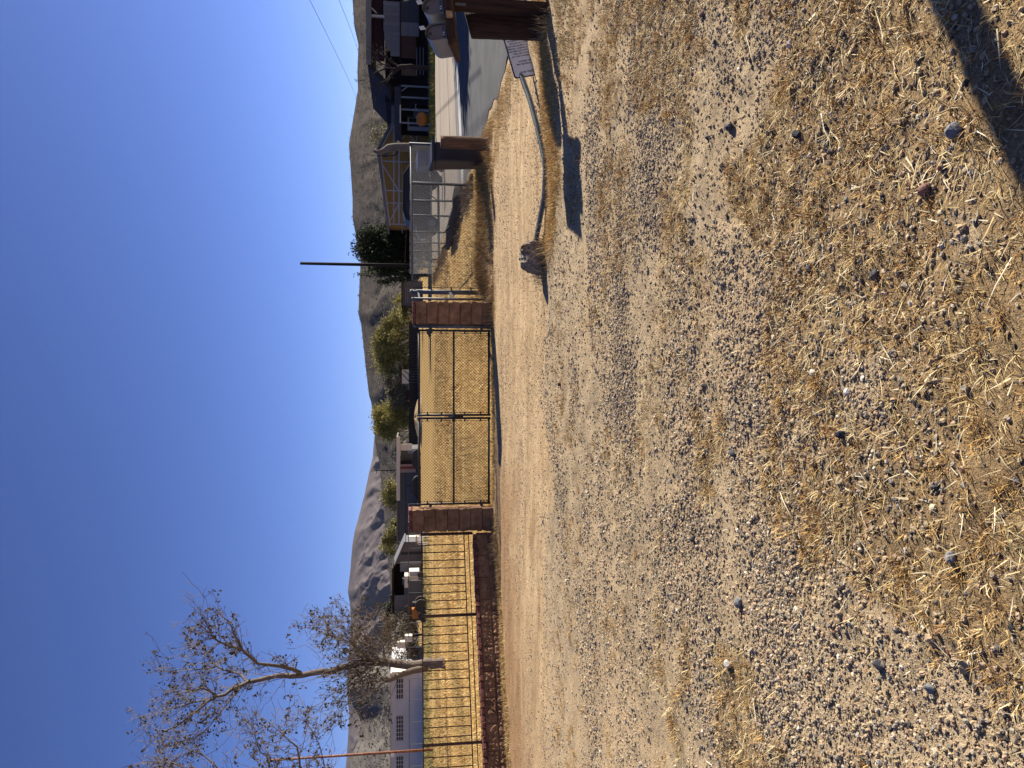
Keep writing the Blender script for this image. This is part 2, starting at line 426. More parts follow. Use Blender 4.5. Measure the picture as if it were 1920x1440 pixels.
def hill_mat(name, c0, c1, dots, dsc, dotamt, nsc):
    m, nt, b = new_mat(name); L = nt.links.new
    geo = N(nt, 'ShaderNodeNewGeometry').outputs['Position']
    c = ramp(nt, noise(nt, geo, nsc, 8, 0.65), [(0.3, c0), (0.7, c1)])
    v = N(nt, 'ShaderNodeTexVoronoi'); v.inputs['Scale'].default_value = dsc; L(geo, v.inputs['Vector'])
    k = maprange(nt, mth(nt, 'ADD', v.outputs['Distance'], mth(nt, 'MULTIPLY', noise(nt, geo, dsc * 0.25, 3), 0.5)), 0.38, 0.62, dotamt, 0)
    c = mix(nt, k, c, dots)
    L(c, b.inputs['Base Color']); b.inputs['Roughness'].default_value = 1.0; b.inputs['Specular IOR Level'].default_value = 0
    bump(nt, b, noise(nt, geo, dsc * 0.6, 3, 0.6), 0.25, 0.4 / dsc)
    return m
M['hill_far'] = hill_mat('hill_far', (0.085, 0.072, 0.073), (0.135, 0.112, 0.108), (0.055, 0.05, 0.052), 0.03, 0.4, 0.0022)
M['hill_right'] = hill_mat('hill_right', (0.058, 0.051, 0.045), (0.105, 0.087, 0.069), (0.022, 0.023, 0.021), 0.06, 0.9, 0.012)
M['hill_left'] = hill_mat('hill_left', (0.095, 0.086, 0.078), (0.17, 0.15, 0.128), (0.038, 0.036, 0.032), 0.22, 0.8, 0.02)
hill('far_mountain', [(760,700),(735,760),(702,820),(700,842),(699,857),(692,886),(683,929),(670,979),(665,996),(661,1020),(656,1077),(652,1109),(656,1131),(658,1165),(656,1192),(652,1240),(650,1290),(655,1340),(650,1420),(640,1500),(660,1700),(700,2100)],
     2300, 4600, M['hill_far'], 75, 3, gul=2.6, nu=520, nt_=110)
hill('brushy_hill', [(640,-900),(655,-500),(662,-200),(661,0),(664,48),(672,84),(670,134),(671,168),(664,211),(654,271),(657,311),(661,372),(661,410),(671,460),(676,491),(674,527),(672,589),(677,607),(685,682),(692,742),(696,754),(702,805),(703,830),(712,870),(718,940),(724,1010),(732,1100),(742,1200),(755,1400)],
     420, 1700, M['hill_right'], 11, 11, gul=2.6, nu=520, nt_=80, pw=1.15)
hill('left_hill', [(762,1130),(735,1190),(706,1235),(664,1268),(649,1290),(661,1321),(675,1346),(672,1390),(661,1412),(657,1440),(640,1560),(630,1800),(650,2300)],
     300, 900, M['hill_left'], 3.5, 23, gul=3.0, nu=260, nt_=60)
# ================================================================== WALL, PILLARS, GATES, FENCES
M['block'] = mat('block', (0.165, 0.092, 0.048), 0.95, 0.34, 5, bmp=0.6, bscale=70, col2=(0.25, 0.142, 0.078), bdist=0.012)
M['capbrick'] = mat('capbrick', (0.105, 0.034, 0.026), 0.85, 0.4, 12, bmp=0.3, col2=(0.19, 0.075, 0.055))
M['mortar'] = mat('mortar', (0.10, 0.055, 0.034), 0.95, 0.2, 10)
M['iron'] = mat('iron', (0.035, 0.016, 0.010), 0.75, 0.35, 14, bmp=0.2, col2=(0.05, 0.022, 0.014))
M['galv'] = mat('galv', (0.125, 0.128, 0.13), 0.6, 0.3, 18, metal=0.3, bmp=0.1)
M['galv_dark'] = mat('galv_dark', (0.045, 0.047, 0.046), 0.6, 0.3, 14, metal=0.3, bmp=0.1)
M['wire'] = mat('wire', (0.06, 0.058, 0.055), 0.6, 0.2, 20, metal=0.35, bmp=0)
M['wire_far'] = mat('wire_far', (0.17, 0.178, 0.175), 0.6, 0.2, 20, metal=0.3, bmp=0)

def rough_block(name, lx, ly, lz, nx, nz, depth, seed, sides=False):
    """split-face block: its -Y face is broken rock, centred on x, sitting at z 0..lz"""
    r = np.random.default_rng(seed); bm = bmesh.new()
    gr = []
    for j in range(nz + 1):
        row = []
        for i in range(nx + 1):
            e = (i in (0, nx)) or (j in (0, nz))
            d = (0.006 if e else r.uniform(0.1, 1.0) * depth)
            row.append(bm.verts.new((-lx/2 + lx*i/nx + (0 if e else r.uniform(-.3, .3)*lx/nx), -ly/2 - d, lz*j/nz + (0 if e else r.uniform(-.3, .3)*lz/nz))))
        gr.append(row)
    for j in range(nz):
        for i in range(nx): bm.faces.new((gr[j][i], gr[j][i+1], gr[j+1][i+1], gr[j+1][i]))
    B = [bm.verts.new((sx*lx/2, ly/2, z)) for z in (0, lz) for sx in (-1, 1)]
    bm.faces.new((B[1], B[0], B[2], B[3]))
    bm.faces.new([B[0], B[1]] + gr[0][::-1]); bm.faces.new([B[3], B[2]] + gr[nz])
    bm.faces.new([B[2], B[0]] + [gr[j][0] for j in range(nz + 1)])
    bm.faces.new([B[1], B[3]] + [gr[j][nx] for j in range(nz, -1, -1)])
    me = bpy.data.meshes.new(name); bm.to_mesh(me); bm.free()
    me.materials.append(M['block']); return me
def cap_mesh(name, lx, ly, lz, seed):
    r = np.random.default_rng(seed); mb = MB().box(-lx/2, lx/2, -ly/2, ly/2, 0, lz)
    me = bpy.data.meshes.new(name); me.from_pydata([tuple(np.array(v) + r.uniform(-.005, .005, 3)) for v in mb.v], [], mb.f)
    bm = bmesh.new(); bm.from_mesh(me); bmesh.ops.bevel(bm, geom=bm.edges[:], offset=0.006, segments=1, affect='EDGES'); bm.to_mesh(me); bm.free()
    me.materials.append(M['capbrick']); return me
blk = [rough_block('block', 0.392, 0.18, 0.192, 13, 7, 0.034, s) for s in range(5)]
caps = [cap_mesh('cap_brick', 0.092, 0.24, 0.056, s) for s in range(4)]
WALL_RZ = math.atan2(-WALL_D[1], -WALL_D[0])         # local +x runs up the wall towards the gate, -y faces the camera
wall = thing('boundary_wall', 'low brown split-face block wall capped with dark red bricks under the iron fence', 'wall', (WALL_A[0], WALL_A[1], 0), rz=WALL_RZ)
wlen = 5.6
core = MB(); core.box(-wlen, 0.02, -0.075, 0.085, -0.3, 0.335)
me = bpy.data.meshes.new('mortar_core'); me.from_pydata(core.v, [], core.f); link_mesh('mortar_core', me, M['mortar'], wall)
for row, z0 in ((0, -0.062), (1, 0.138)):
    k = 0; xpos = -0.02 if row else -0.22
    while xpos - 0.2 > -wlen - 0.2:
        o = link_mesh('block', blk[(k * 3 + row * 2) % 5], None, wall, loc=(xpos - 0.2, 0.0, z0 + random.uniform(-.003, .003)))
        o.rotation_euler = (random.uniform(-.012, .012), 0, random.uniform(-.012, .012))
        k += 1; xpos -= 0.400
k = 0; xpos = -0.06
while xpos > -wlen:
    o = link_mesh('cap_brick', caps[k % 4], None, wall, loc=(xpos, random.uniform(-.008, .004), 0.337))
    o.rotation_euler = (random.uniform(-.02, .02), random.uniform(-.015, .015), random.uniform(-.03, .03))
    xpos -= 0.1025; k += 1

def pillar(cx, cy, label, top, seed):
    t = thing('gate_pillar', label, 'pillar', (cx, cy, 0))
    n = 7; h = (top - 0.055) / n
    for i in range(n):
        me = rough_block('block', 0.405, 0.385, h - 0.014, 8, 5, 0.005, seed * 20 + i)
        # ragged split sides
        r = np.random.default_rng(seed * 31 + i)
        bm = bmesh.new(); bm.from_mesh(me)
        es = [e for e in bm.edges if all(abs(abs(v.co.x) - 0.2025) < 1e-4 for v in e.verts) and abs(e.verts[0].co.y - e.verts[1].co.y) > 0.2]
        bmesh.ops.subdivide_edges(bm, edges=es, cuts=4, use_grid_fill=True)
        for v in bm.verts:
            if abs(abs(v.co.x) - 0.2025) < 1e-4: v.co.x *= 1 + r.uniform(-0.05, 0.085)
        bm.to_mesh(me); bm.free()
        o = link_mesh('block', me, M['block'], t, loc=(random.uniform(-.004, .004), random.uniform(-.004, .004), i * h))
    MB().box(cx-.185, cx+.185, cy-.178, cy+.178, 0.01, top-.06).build('mortar_core', M['mortar'], t)
    for i in range(4):
        for j in range(2):
            o = link_mesh('cap_brick', cap_mesh('cap_brick', 0.1, 0.205, 0.055, seed * 9 + i * 2 + j), None, t, loc=(-.157 + i * .105, -.106 + j * .212, top - 0.052))
            o.rotation_euler = (random.uniform(-.02, .02), random.uniform(-.02, .02), random.uniform(-.02, .02))
    return t
pillar(1.33, 14.20, 'brown block gate pillar with dark red brick cap at the right end of the gate', 1.50, 3)
pl = pillar(-2.52, 14.02, 'brown block gate pillar at the left end of the gate where the iron fence starts', 1.565, 8)

# ------------------------------------------------------------------ iron picket fence on the wall
fence = thing('iron_fence', 'rust-brown iron picket fence standing on the low block wall', 'fence', (WALL_A[0], WALL_A[1], 0), rz=WALL_RZ)
def lbox(name, mt, parent, x0, x1, y0, y1, z0, z1):
    mb = MB().box(x0, x1, y0, y1, z0, z1)
    me = bpy.data.meshes.new(name); me.from_pydata(mb.v, [], mb.f); return link_mesh(name, me, mt, parent)
lbox('top_rail', M['iron'], fence, -wlen, 0.1, -0.006, 0.014, 1.325, 1.343)
lbox('bottom_rail', M['iron'], fence, -wlen, 0.1, -0.006, 0.014, 0.548, 0.566)
lbox('lower_rail', M['iron'], fence, -wlen, 0.1, 0.052, 0.068, 0.462, 0.476)
pk = MB().box(-.0075, .0075, -.0075, .0075, 0.567, 1.324); pkm = bpy.data.meshes.new('picket'); pkm.from_pydata(pk.v, [], pk.f); pkm.materials.append(M['iron'])
ps = MB().box(-.021, .021, -.021, .021, 0.394, 1.352); psm = bpy.data.meshes.new('post'); psm.from_pydata(ps.v, [], ps.f); psm.materials.append(M['iron'])
xpos = -0.16; k = 0
post_at = (-1.44, -3.47, -5.48)
for xp in post_at: link_mesh('post', psm, None, fence, loc=(xp, 0.004, 0))
link_mesh('post', psm, None, fence, loc=(0.045, 0.004, 0))
while xpos > -wlen:
    if min(abs(xpos - q) for q in post_at) > 0.06:
        o = link_mesh('picket', pkm, None, fence, loc=(xpos, 0.004, 0)); o.rotation_euler = (0, random.uniform(-.004, .004), 0)
    xpos -= 0.1455; k += 1

# ------------------------------------------------------------------ chain link
def chain_mesh(name, p0, p1, z0, z1, mt, parent, pitch=0.056, r=0.0040, zfun=None):
    """crossing diagonal wires between two ground points; one woven sheet"""
    p0 = Vector(p0); p1 = Vector(p1); d = p1 - p0; L = d.length; d.normalize(); nrm = Vector((-d.y, d.x, 0))
    H = z1 - z0; V = []; Q = []
    k = int((L + H) / pitch) + 1
    for s in (0, 1):
        for i in range(k):
            a = i * pitch - (H if s == 0 else 0)
            # line from (a, 0) to (a+H, H) or mirrored
            if s == 0: u0, v0, u1, v1 = a, 0.0, a + H, H
            else: u0, v0, u1, v1 = a, 0.0, a - H, H
            du, dv = u1 - u0, v1 - v0
            t0, t1 = 0.0, 1.0
            if du > 0: t0 = max(t0, -u0 / du); t1 = min(t1, (L - u0) / du)
            else: t0 = max(t0, (L - u0) / du); t1 = min(t1, -u0 / du)
            if t1 - t0 < 0.01: continue
            A = p0 + d * (u0 + du * t0) + Vector((0, 0, z0 + dv * t0)) + nrm * (0.002 if s else -0.002)
            B = p0 + d * (u0 + du * t1) + Vector((0, 0, z0 + dv * t1)) + nrm * (0.002 if s else -0.002)
            w = (B - A).normalized(); e = w.cross(nrm) * r; g = nrm * r
            n = len(V)
            V += [A + e, A - e * .5 + g * .87, A - e * .5 - g * .87, B + e, B - e * .5 + g * .87, B - e * .5 - g * .87]
            Q += [(n, n+1, n+4, n+3), (n+1, n+2, n+5, n+4), (n+2, n, n+3, n+5)]
    off = offs(parent)
    me = fast_mesh(name, np.array([[q.x - off.x, q.y - off.y, q.z - off.z] for q in V]), quads=np.array(Q))
    o = link_mesh(name, me, mt, parent); o['kind'] = 'stuff'; return o

def gate_leaf(x0, x1, hinge_x, label, y=GATE_Y, z0=0.06, z1=1.375):
    t = thing('chain_link_gate', label, 'gate', ((x0 + x1) / 2, y, 0), 'two leaves of the driveway gate')
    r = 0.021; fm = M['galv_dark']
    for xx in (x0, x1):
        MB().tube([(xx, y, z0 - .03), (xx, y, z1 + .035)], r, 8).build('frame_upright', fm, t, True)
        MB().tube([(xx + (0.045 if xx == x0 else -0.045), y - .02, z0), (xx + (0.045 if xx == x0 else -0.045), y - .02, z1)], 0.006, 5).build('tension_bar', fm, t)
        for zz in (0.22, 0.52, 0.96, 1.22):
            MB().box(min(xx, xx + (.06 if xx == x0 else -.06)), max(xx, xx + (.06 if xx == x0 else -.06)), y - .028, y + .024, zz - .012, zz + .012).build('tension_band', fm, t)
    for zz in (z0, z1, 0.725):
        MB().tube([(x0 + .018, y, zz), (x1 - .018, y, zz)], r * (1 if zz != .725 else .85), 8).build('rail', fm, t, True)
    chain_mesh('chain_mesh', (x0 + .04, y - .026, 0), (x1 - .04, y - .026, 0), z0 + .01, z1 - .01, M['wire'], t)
    for zz in (0.2, 1.16):
        s = 1 if hinge_x > (x0 + x1) / 2 else -1
        xe = x1 if s > 0 else x0
        MB().obox((xe + s * .045, y, zz), (1,0,0), (0,1,0), (0,0,1), .10, .05, .05).build('hinge', M['galv_dark'], t)
    return t
gl = gate_leaf(-2.255, -0.645, -2.4, 'left leaf of the grey chain-link gate, hinged beside the pillar where the iron fence starts')
gr_ = gate_leaf(-0.585, 1.005, 1.1, 'right leaf of the grey chain-link gate, hinged by the pillar with the dark red cap')
MB().tube([(-.70, GATE_Y-.03, .725), (-.53, GATE_Y-.03, .725)], .03, 8).build('latch', M['galv_dark'], gr_, True)
MB().tube([(-.615, GATE_Y-.055, .55), (-.615, GATE_Y-.055, .83)], .012, 6).build('latch_fork', M['galv_dark'], gr_, True)
lk = MB().box(-.65, -.59, GATE_Y-.085, GATE_Y-.055, .63, .69); lk.build('padlock', M['iron'], gr_, bevel=.006)
def steel_post(x, y, h, r, label, z0=-0.2, grp=None):
    t = thing('steel_post', label, 'post', (x, y, 0), grp)
    MB().tube([(x, y, z0), (x, y, h)], r, 12).build('pipe', M['galv'], t, True)
    MB().tube([(x, y, h), (x, y, h + .012), (x, y, h + .04), (x, y, h + .052)], [r * 1.14, r * 1.14, r * .8, r * .2], 12).build('cap', M['galv'], t, True)
    return t
p_ = steel_post(-2.365, GATE_Y, 1.40, .034, 'galvanised hinge post against the lit side of the left gate pillar')
p_ = steel_post(1.085, GATE_Y, 1.43, .034, 'galvanised hinge post between the gate and the right gate pillar')
t = MB(); t.add([(0.86, 14.06, 1.19), (1.03, 14.03, 1.25), (1.03, 14.03, 1.09), (0.86, 14.075, 1.19), (1.03, 14.045, 1.25), (1.03, 14.045, 1.09)], [(0,1,2),(5,4,3),(0,3,4,1),(1,4,5,2),(2,5,3,0)])
t.build('warning_flag', M['galv_dark'], p_)
# frost marks of the pair of posts right of the pillar
t2 = steel_post(1.86, 15.18, 1.50, .048, 'thick galvanised end post of the side fence right of the gate')
t3 = steel_post(1.66, 14.62, 1.47, .024, 'thin steel pipe standing between the right gate pillar and the thick end post')
MB().beam((1.66, 14.64, .72), (1.85, 15.14, .74), .03, .05).build('clamp', M['galv'], t3)
MB().beam((1.66, 14.64, 1.36), (1.85, 15.14, 1.38), .02, .03).build('brace_rod', M['galv'], t3)

# side fence: thick end post to the bin, along the berm
sf = thing('chain_link_fence', 'short grey chain-link fence along the weedy berm right of the gate', 'fence', (3.3, 15.2, 0))
MB().tube([(1.9, 15.2, 1.495), (3.3, 15.2, 1.50), (4.85, 15.2, 1.525)], .02, 8).build('top_rail', M['galv'], sf, True)
MB().tube([(4.85, 15.2, -.1), (4.85, 15.2, 1.56)], .028, 8).build('post', M['galv'], sf, True)
MB().tube([(1.95, 15.17, .1), (1.95, 15.17, 1.47)], .007, 5).build('tension_bar', M['galv_dark'], sf)
for zz in (.3, .7, 1.1): MB().box(1.87, 1.96, 15.14, 15.22, zz, zz + .025).build('tension_band', M['galv_dark'], sf)
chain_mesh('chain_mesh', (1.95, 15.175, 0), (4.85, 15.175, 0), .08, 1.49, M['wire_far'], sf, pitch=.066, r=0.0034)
# fence running away along the lot
rf = thing('chain_link_fence', 'long chain-link fence running away between the dry field and the grey lot', 'fence', (5.9, 30, 0))
fp = [(5.30, 19.9), (5.48, 22.4), (5.58, 24.9), (5.75, 28.4), (6.02, 32.0), (6.3, 35.6), (6.55, 39.5), (6.9, 44), (7.2, 49)]
for i, (x, y) in enumerate(fp):
    tl = random.uniform(-.03, .03)
    MB().tube([(x, y, -.1), (x + tl, y, 1.52)], .03 if i else .038, 8).build('post', M['galv_dark'], rf, True)
    if i:
        a, b = fp[i-1], fp[i]
        MB().tube([(a[0], a[1], 1.53), (b[0], b[1], 1.53)], .021, 7).build('top_rail', M['galv'], rf, True)
        chain_mesh('chain_mesh', (a[0]-.03, a[1], 0), (b[0]-.03, b[1], 0), .03, 1.5, M['wire_far'], rf, pitch=.09, r=.0019)
MB().tube([(5.3, 19.9, 1.45), (5.48, 22.3, .75)], .017, 6).build('brace', M['galv'], rf, True)
a, b = (4.85, 15.2), fp[0]
MB().tube([(a[0], a[1], 1.525), (b[0], b[1], 1.53)], .02, 7).build('top_rail', M['galv'], rf, True)
chain_mesh('chain_mesh', (a[0]+.02, a[1]+.05, 0), (b[0], b[1], 0), .05, 1.5, M['wire_far'], rf, pitch=.09, r=.0019)

# ================================================================== LOGS, BIN, SIGN, MAILBOXES
M['log'] = mat('log', (0.026, 0.012, 0.008), 0.9, 0.5, 5, bmp=1.0, bscale=14, stretch=(6, 6, 0.5), col2=(0.05, 0.024, 0.016), bdist=0.03)
M['log_dry'] = mat('log_dry', (0.11, 0.058, 0.03), 0.9, 0.45, 5, bmp=0.9, bscale=14, stretch=(6, 6, 0.5), col2=(0.16, 0.09, 0.05), bdist=0.02)
M['grey_wood'] = mat('grey_wood', (0.09, 0.075, 0.065), 0.95, 0.4, 5, bmp=0.9, bscale=16, stretch=(7, 7, 0.5), bdist=0.02)
M['board'] = mat('board', (0.05, 0.024, 0.014), 0.9, 0.5, 4, bmp=0.7, stretch=(1, 8, 8), bscale=12)
M['cut_end'] = mat('cut_end', (0.40, 0.26, 0.13), 0.9, 0.3, 14)
def log_post(mbname, cx, cy, z0, z1, r, mt, parent, seed, lean=(0, 0), slope=0.0, n=22, m=14):
    rg = np.random.default_rng(seed); V = []; Q = []
    ph = rg.uniform(0, 6.28, 8); am = rg.uniform(.2, 1, 8)
    for j in range(m + 1):
        t = j / m; z = z0 + (z1 - z0) * t
        for k in range(n):
            a = 2 * math.pi * k / n
            rr = r * (1 + .06 * (1 - t) + sum(am[q] * .012 * math.sin((q + 2) * a + ph[q] + t * (q - 3) * .6) for q in range(8)) + rg.uniform(-.012, .012))
            zz = z + (slope * rr * math.cos(a + .6) if j == m else 0)
            V.append((cx + lean[0] * t + rr * math.cos(a), cy + lean[1] * t + rr * math.sin(a), zz))
    for j in range(m):
        for k in range(n):
            k2 = (k + 1) % n; Q.append((j*n + k, j*n + k2, (j+1)*n + k2, (j+1)*n + k))
    mb = MB().add(V, Q + [tuple(m*n + k for k in range(n))])
    return mb.build(mbname, mt, parent, True)
lg = thing('log_post', 'thick dark brown timber post beside the mailbox stand, left of its slimmer post', 'post', (4.10, 8.42, 0))
o = log_post('trunk', 4.10, 8.42, -.25, .90, .145, M['log'], lg, 4, lean=(-.03, .02), slope=.35)
lg2 = thing('log_post', 'short sunlit brown timber post in front of the dark blue bin', 'post', (4.66, 14.42, 0))
log_post('trunk', 4.66, 14.42, -.2, .96, .118, M['log_dry'], lg2, 9)

M['bin_blue'] = mat('bin_blue', (0.004, 0.0045, 0.013), 0.5, 0.2, 5, bmp=0.05, spec=0.5)
def wheelie_bin(x, y, rz, label, h=1.07, w=.5, dp=.55, mt='bin_blue'):
    t = thing('rubbish_bin', label, 'bin', (x, y, 0))
    c, s = math.cos(rz), math.sin(rz)
    def T(a, b, z): return (x + a * c - b * s, y + a * s + b * c, z)
    mb = MB(); k = .82
    vs = [T(-w/2*k, -dp/2*k, .06), T(w/2*k, -dp/2*k, .06), T(w/2*k, dp/2*k, .06), T(-w/2*k, dp/2*k, .06), T(-w/2, -dp/2, h*.9), T(w/2, -dp/2, h*.9), T(w/2, dp/2, h*.9), T(-w/2, dp/2, h*.9)]
    mb.add(vs, [(3,2,1,0),(4,5,6,7),(0,1,5,4),(1,2,6,5),(2,3,7,6),(3,0,4,7)]); mb.build('tub', M[mt], t, bevel=.03)
    mb = MB(); e = .025
    A = [(-w/2-e, -dp/2-e, h*.9), (w/2+e, -dp/2-e, h*.9), (w/2+e, dp/2+e, h*.9), (-w/2-e, dp/2+e, h*.9), (-w/2-e, -dp/2-e, h*.955), (w/2+e, -dp/2-e, h*.955), (w/2+e, dp/2+e, h), (-w/2-e, dp/2+e, h)]
    mb.add([T(*q) for q in A], [(3,2,1,0),(4,5,6,7),(0,1,5,4),(1,2,6,5),(2,3,7,6),(3,0,4,7)]); mb.build('lid', M[mt], t, bevel=.022)
    for sx in (-1, 1):
        p = T(sx * (w/2*k + .02), dp/2*k, .11); q = T(sx * (w/2*k - .03), dp/2*k, .11)
        MB().tube([p, q], .11, 14).build('wheel', M['tar'], t)
    MB().tube([T(-w/2+.05, dp/2+.06, h*.93), T(w/2-.05, dp/2+.06, h*.93)], .014, 6).build('handle', M[mt], t, True)
    return t
wheelie_bin(4.56, 15.0, R(8), 'dark navy blue wheeled bin standing behind the short sunlit timber post', h=1.17, w=.40, dp=.46)

# ------------------------------------------------------------------ fallen sign
fs = thing('fallen_sign', 'fallen grey notice sign on a bent perforated post with concrete footing', 'sign', (2.4, 8.3, 0))
M['perf'] = mat('perf', (0.16, 0.178, 0.18), 0.55, 0.25, 12, metal=0.3, bmp=0.1)
M['hole'] = mat('hole', (0.02, 0.02, 0.02), 0.9, 0.1, 5, bmp=0)
M['sign_face'] = mat('sign_face', (0.74, 0.76, 0.72), 0.5, 0.08, 3, bmp=0.03, spec=0.4)
M['black_paint'] = mat('black_paint', (0.012, 0.012, 0.014), 0.5, 0.1, 5, bmp=0)
M['footing'] = mat('footing', (0.25, 0.185, 0.125), 0.95, 0.5, 16, bmp=1.0, bscale=45, col2=(0.40, 0.32, 0.235), bdist=0.05)
path = [Vector((1.50, 8.62, .12)), Vector((1.80, 8.42, .09)), Vector((2.10, 8.26, .055)), Vector((2.36, 8.17, .055)), Vector((2.50, 8.17, .062)), Vector((2.95, 8.44, .10)), Vector((3.40, 8.76, .14)), Vector((3.80, 9.06, .20)), Vector((4.35, 9.48, .30))]
sp = MB(); hol = MB(); hw = .026
ring = []
for i, p in enumerate(path):
    d = (path[min(i+1, len(path)-1)] - path[max(i-1, 0)]).normalized()
    a = d.cross(Vector((0, 0, 1))).normalized(); b = a.cross(d)
    n = len(sp.v); ring.append(n)
    sp.v += [tuple(p + a*sx*hw + b*sz*hw) for sx, sz in ((-1,-1),(1,-1),(1,1),(-1,1))]
for n, n2 in zip(ring, ring[1:]):
    for k in range(4): sp.f.append((n+k, n+(k+1) % 4, n2+(k+1) % 4, n2+k))
sp.f += [(ring[0], ring[0]+1, ring[0]+2, ring[0]+3)[::-1], tuple(ring[-1]+k for k in range(4))]
post_o = sp.build('post', M['perf'], fs, bevel=.004)
for p, q in zip(path, path[1:]):
    d = (q - p); L = d.length; d.normalize(); a = d.cross(Vector((0, 0, 1))).normalized(); b = a.cross(d)
    for i in range(int(L / .0254 / 1.0)):
        c = p + d * (.0127 + i * .0254)
        for nn, e in ((a, b), (b, a)):
            if nn is a and nn.y > 0: nn = -nn
            cc = c + nn * (hw + .0012)
            hol.obox(cc, d, e, nn, .0145, .0145, .0024)
hol.build('punched_holes', M['hole'], post_o)['kind'] = 'stuff'
# concrete plug
rg = np.random.default_rng(12); V = []; Q = []; ax = Vector((-.80, .05, -.02)).normalized(); ax = Vector((-.93, -.30, .05)).normalized()
c0 = Vector((1.64, 8.60, .118)); e1 = ax.cross(Vector((0, 0, 1))).normalized(); e2 = e1.cross(ax)
n, m = 30, 16
for j in range(m + 1):
    t = j / m; prof = (min(1, .55 + t * 3.2) if t < .15 else 1.0) * (1 if t < .88 else 1 - (t - .88) * 2.6)
    for k in range(n):
        an = 2 * math.pi * k / n
        up = max(0, math.sin(an + .4)); chip = .034 * rg.uniform(-1, 1) * (1 if (t < .6 and up > .1) else .4)
        rr = .150 * prof * (1 + .05 * math.sin(2 * an + 1) + .04 * math.sin(3 * an + t * 3)) + chip
        V.append(c0 + ax * (.34 * t + rg.uniform(-.006, .006) - (.05 * math.sin(an) if j == m else 0)) + e1 * rr * math.cos(an) + e2 * rr * math.sin(an))
for j in range(m):
    for k in range(n): Q.append((j*n + k, j*n + (k+1) % n, (j+1)*n + (k+1) % n, (j+1)*n + k))
MB().add(V, Q + [tuple(range(n))[::-1], tuple(m*n + k for k in range(n))]).build('concrete_footing', M['footing'], fs)
# plate: its reading direction points at the ground, its foot end towards the footing
S_O = Vector((3.71, 9.00, .285))                       # lower-left of the lettered face, now the upper left corner from here
S_H = Vector((.72, .30, .135)).normalized()            # from the foot of the notice to its head
S_R = Vector((.10, -.10, -1)).normalized(); S_R = (S_R - S_H * S_R.dot(S_H)).normalized()   # reading direction
S_N = S_R.cross(S_H).normalized()
if S_N.y > 0: S_N = -S_N
SW, SH = .46, .70
def rrect(w, h, r, seg=5):
    pts = []
    for cx, cy, a0 in ((w-r, h-r, 0), (r, h-r, 90), (r, r, 180), (w-r, r, 270)):
        for k in range(seg + 1):
            a = R(a0 + 90 * k / seg); pts.append((cx + r * math.cos(a), cy + r * math.sin(a)))
    return pts
def sign_pt(u, v, e=0.0): return S_O + S_R * u + S_H * v + S_N * e
outer = rrect(SW, SH, .04)
n = len(outer); mb = MB()
mb.add([sign_pt(u, v, 0) for u, v in outer] + [sign_pt(u, v, -.003) for u, v in outer], [tuple(range(n)), tuple(range(2*n-1, n-1, -1))] + [(i, (i+1) % n, (i+1) % n + n, i + n) for i in range(n)])
plate = mb.build('sign_plate', M['sign_face'], fs)
inn = rrect(SW - .040, SH - .040, .030); o2 = rrect(SW - .004, SH - .004, .039)
mb = MB(); mb.add([sign_pt(u + .002, v + .002, .0008) for u, v in o2] + [sign_pt(u + .020, v + .020, .0008) for u, v in inn], [(i, (i+1) % n, (i+1) % n + n, i + n) for i in range(n)])
mb.build('border', M['black_paint'], plate)
lines = ['UNAUTHORIZED VEHICLES PARKED', 'IN DESIGNATED ACCESSIBLE', 'SPACES NOT DISPLAYING', 'DISTINGUISHING PLACARDS OR', 'SPECIAL LICENSE PLATES ISSUED', 'FOR PERSONS WITH DISABILITIES', 'WILL BE TOWED AWAY', "AT THE OWNER'S EXPENSE.", '', 'TOWED VEHICLES', 'MAY BE RECLAIMED AT', '', '', 'OR BY TELEPHONING']
def text_mesh(body, size, bold=0.0):
    cu = bpy.data.curves.new('lettering', 'FONT'); cu.body = body; cu.size = size; cu.align_x = 'CENTER'; cu.resolution_u = 2; cu.offset = bold
    to = bpy.data.objects.new('tmp', cu); C.objects.link(to)
    dg = bpy.context.evaluated_depsgraph_get(); me = bpy.data.meshes.new_from_object(to.evaluated_get(dg))
    bpy.data.objects.remove(to, do_unlink=True); bpy.data.curves.remove(cu); return me
for i, ln in enumerate(lines):
    mb = MB()
    if not ln: continue
    me = text_mesh(ln, .034, .0009)
    v0 = SH - .075 - i * .0425
    mb.add([sign_pt(SW / 2 + q.co.x * .86, v0 + q.co.y, .0014) for q in me.vertices], [tuple(p.vertices) for p in me.polygons])
    bpy.data.meshes.remove(me)
    mb.build('text_line', M['black_paint'], plate)['kind'] = 'stuff'

# ------------------------------------------------------------------ mailbox stand
ms = thing('mailbox_stand', 'weathered timber post and plank carrying the row of mailboxes', 'stand', (4.1, 8.12, 0))
BOX_AX = Vector((.02, .45, -.11)).normalized()        # from door to back; the row has sagged backwards
ROW = Vector((.99, 0, .11)).normalized()
UPV = ROW.cross(BOX_AX); UPV = UPV if UPV.z > 0 else -UPV
UPV.normalize(); BOX_AX = (BOX_AX - UPV * BOX_AX.dot(UPV)).normalized(); ROW = UPV.cross(BOX_AX) * (1 if UPV.cross(BOX_AX).x > 0 else -1)
D0 = at(836, 56, 7.90)                                  # door foot, middle, of the nearest box
def bp(r, a, u, base=D0): return base + ROW * r + BOX_AX * a + UPV * u
MB().obox(bp(.20, .24, -.032), ROW, BOX_AX, UPV, .72, .50, .045).build('plank', M['board'], ms, bevel=.004)
MB().obox(bp(.20, .03, -.075), ROW, BOX_AX, UPV, .62, .09, .05).build('bearer', M['board'], ms, bevel=.004)
log_post('post', 4.42, 8.30, -.2, 1.14, .075, M['grey_wood'], ms, 21)
MB().box(4.10, 4.23, 8.13, 8.24, -.1, 1.10).build('post', M['log'], ms, bevel=.012)
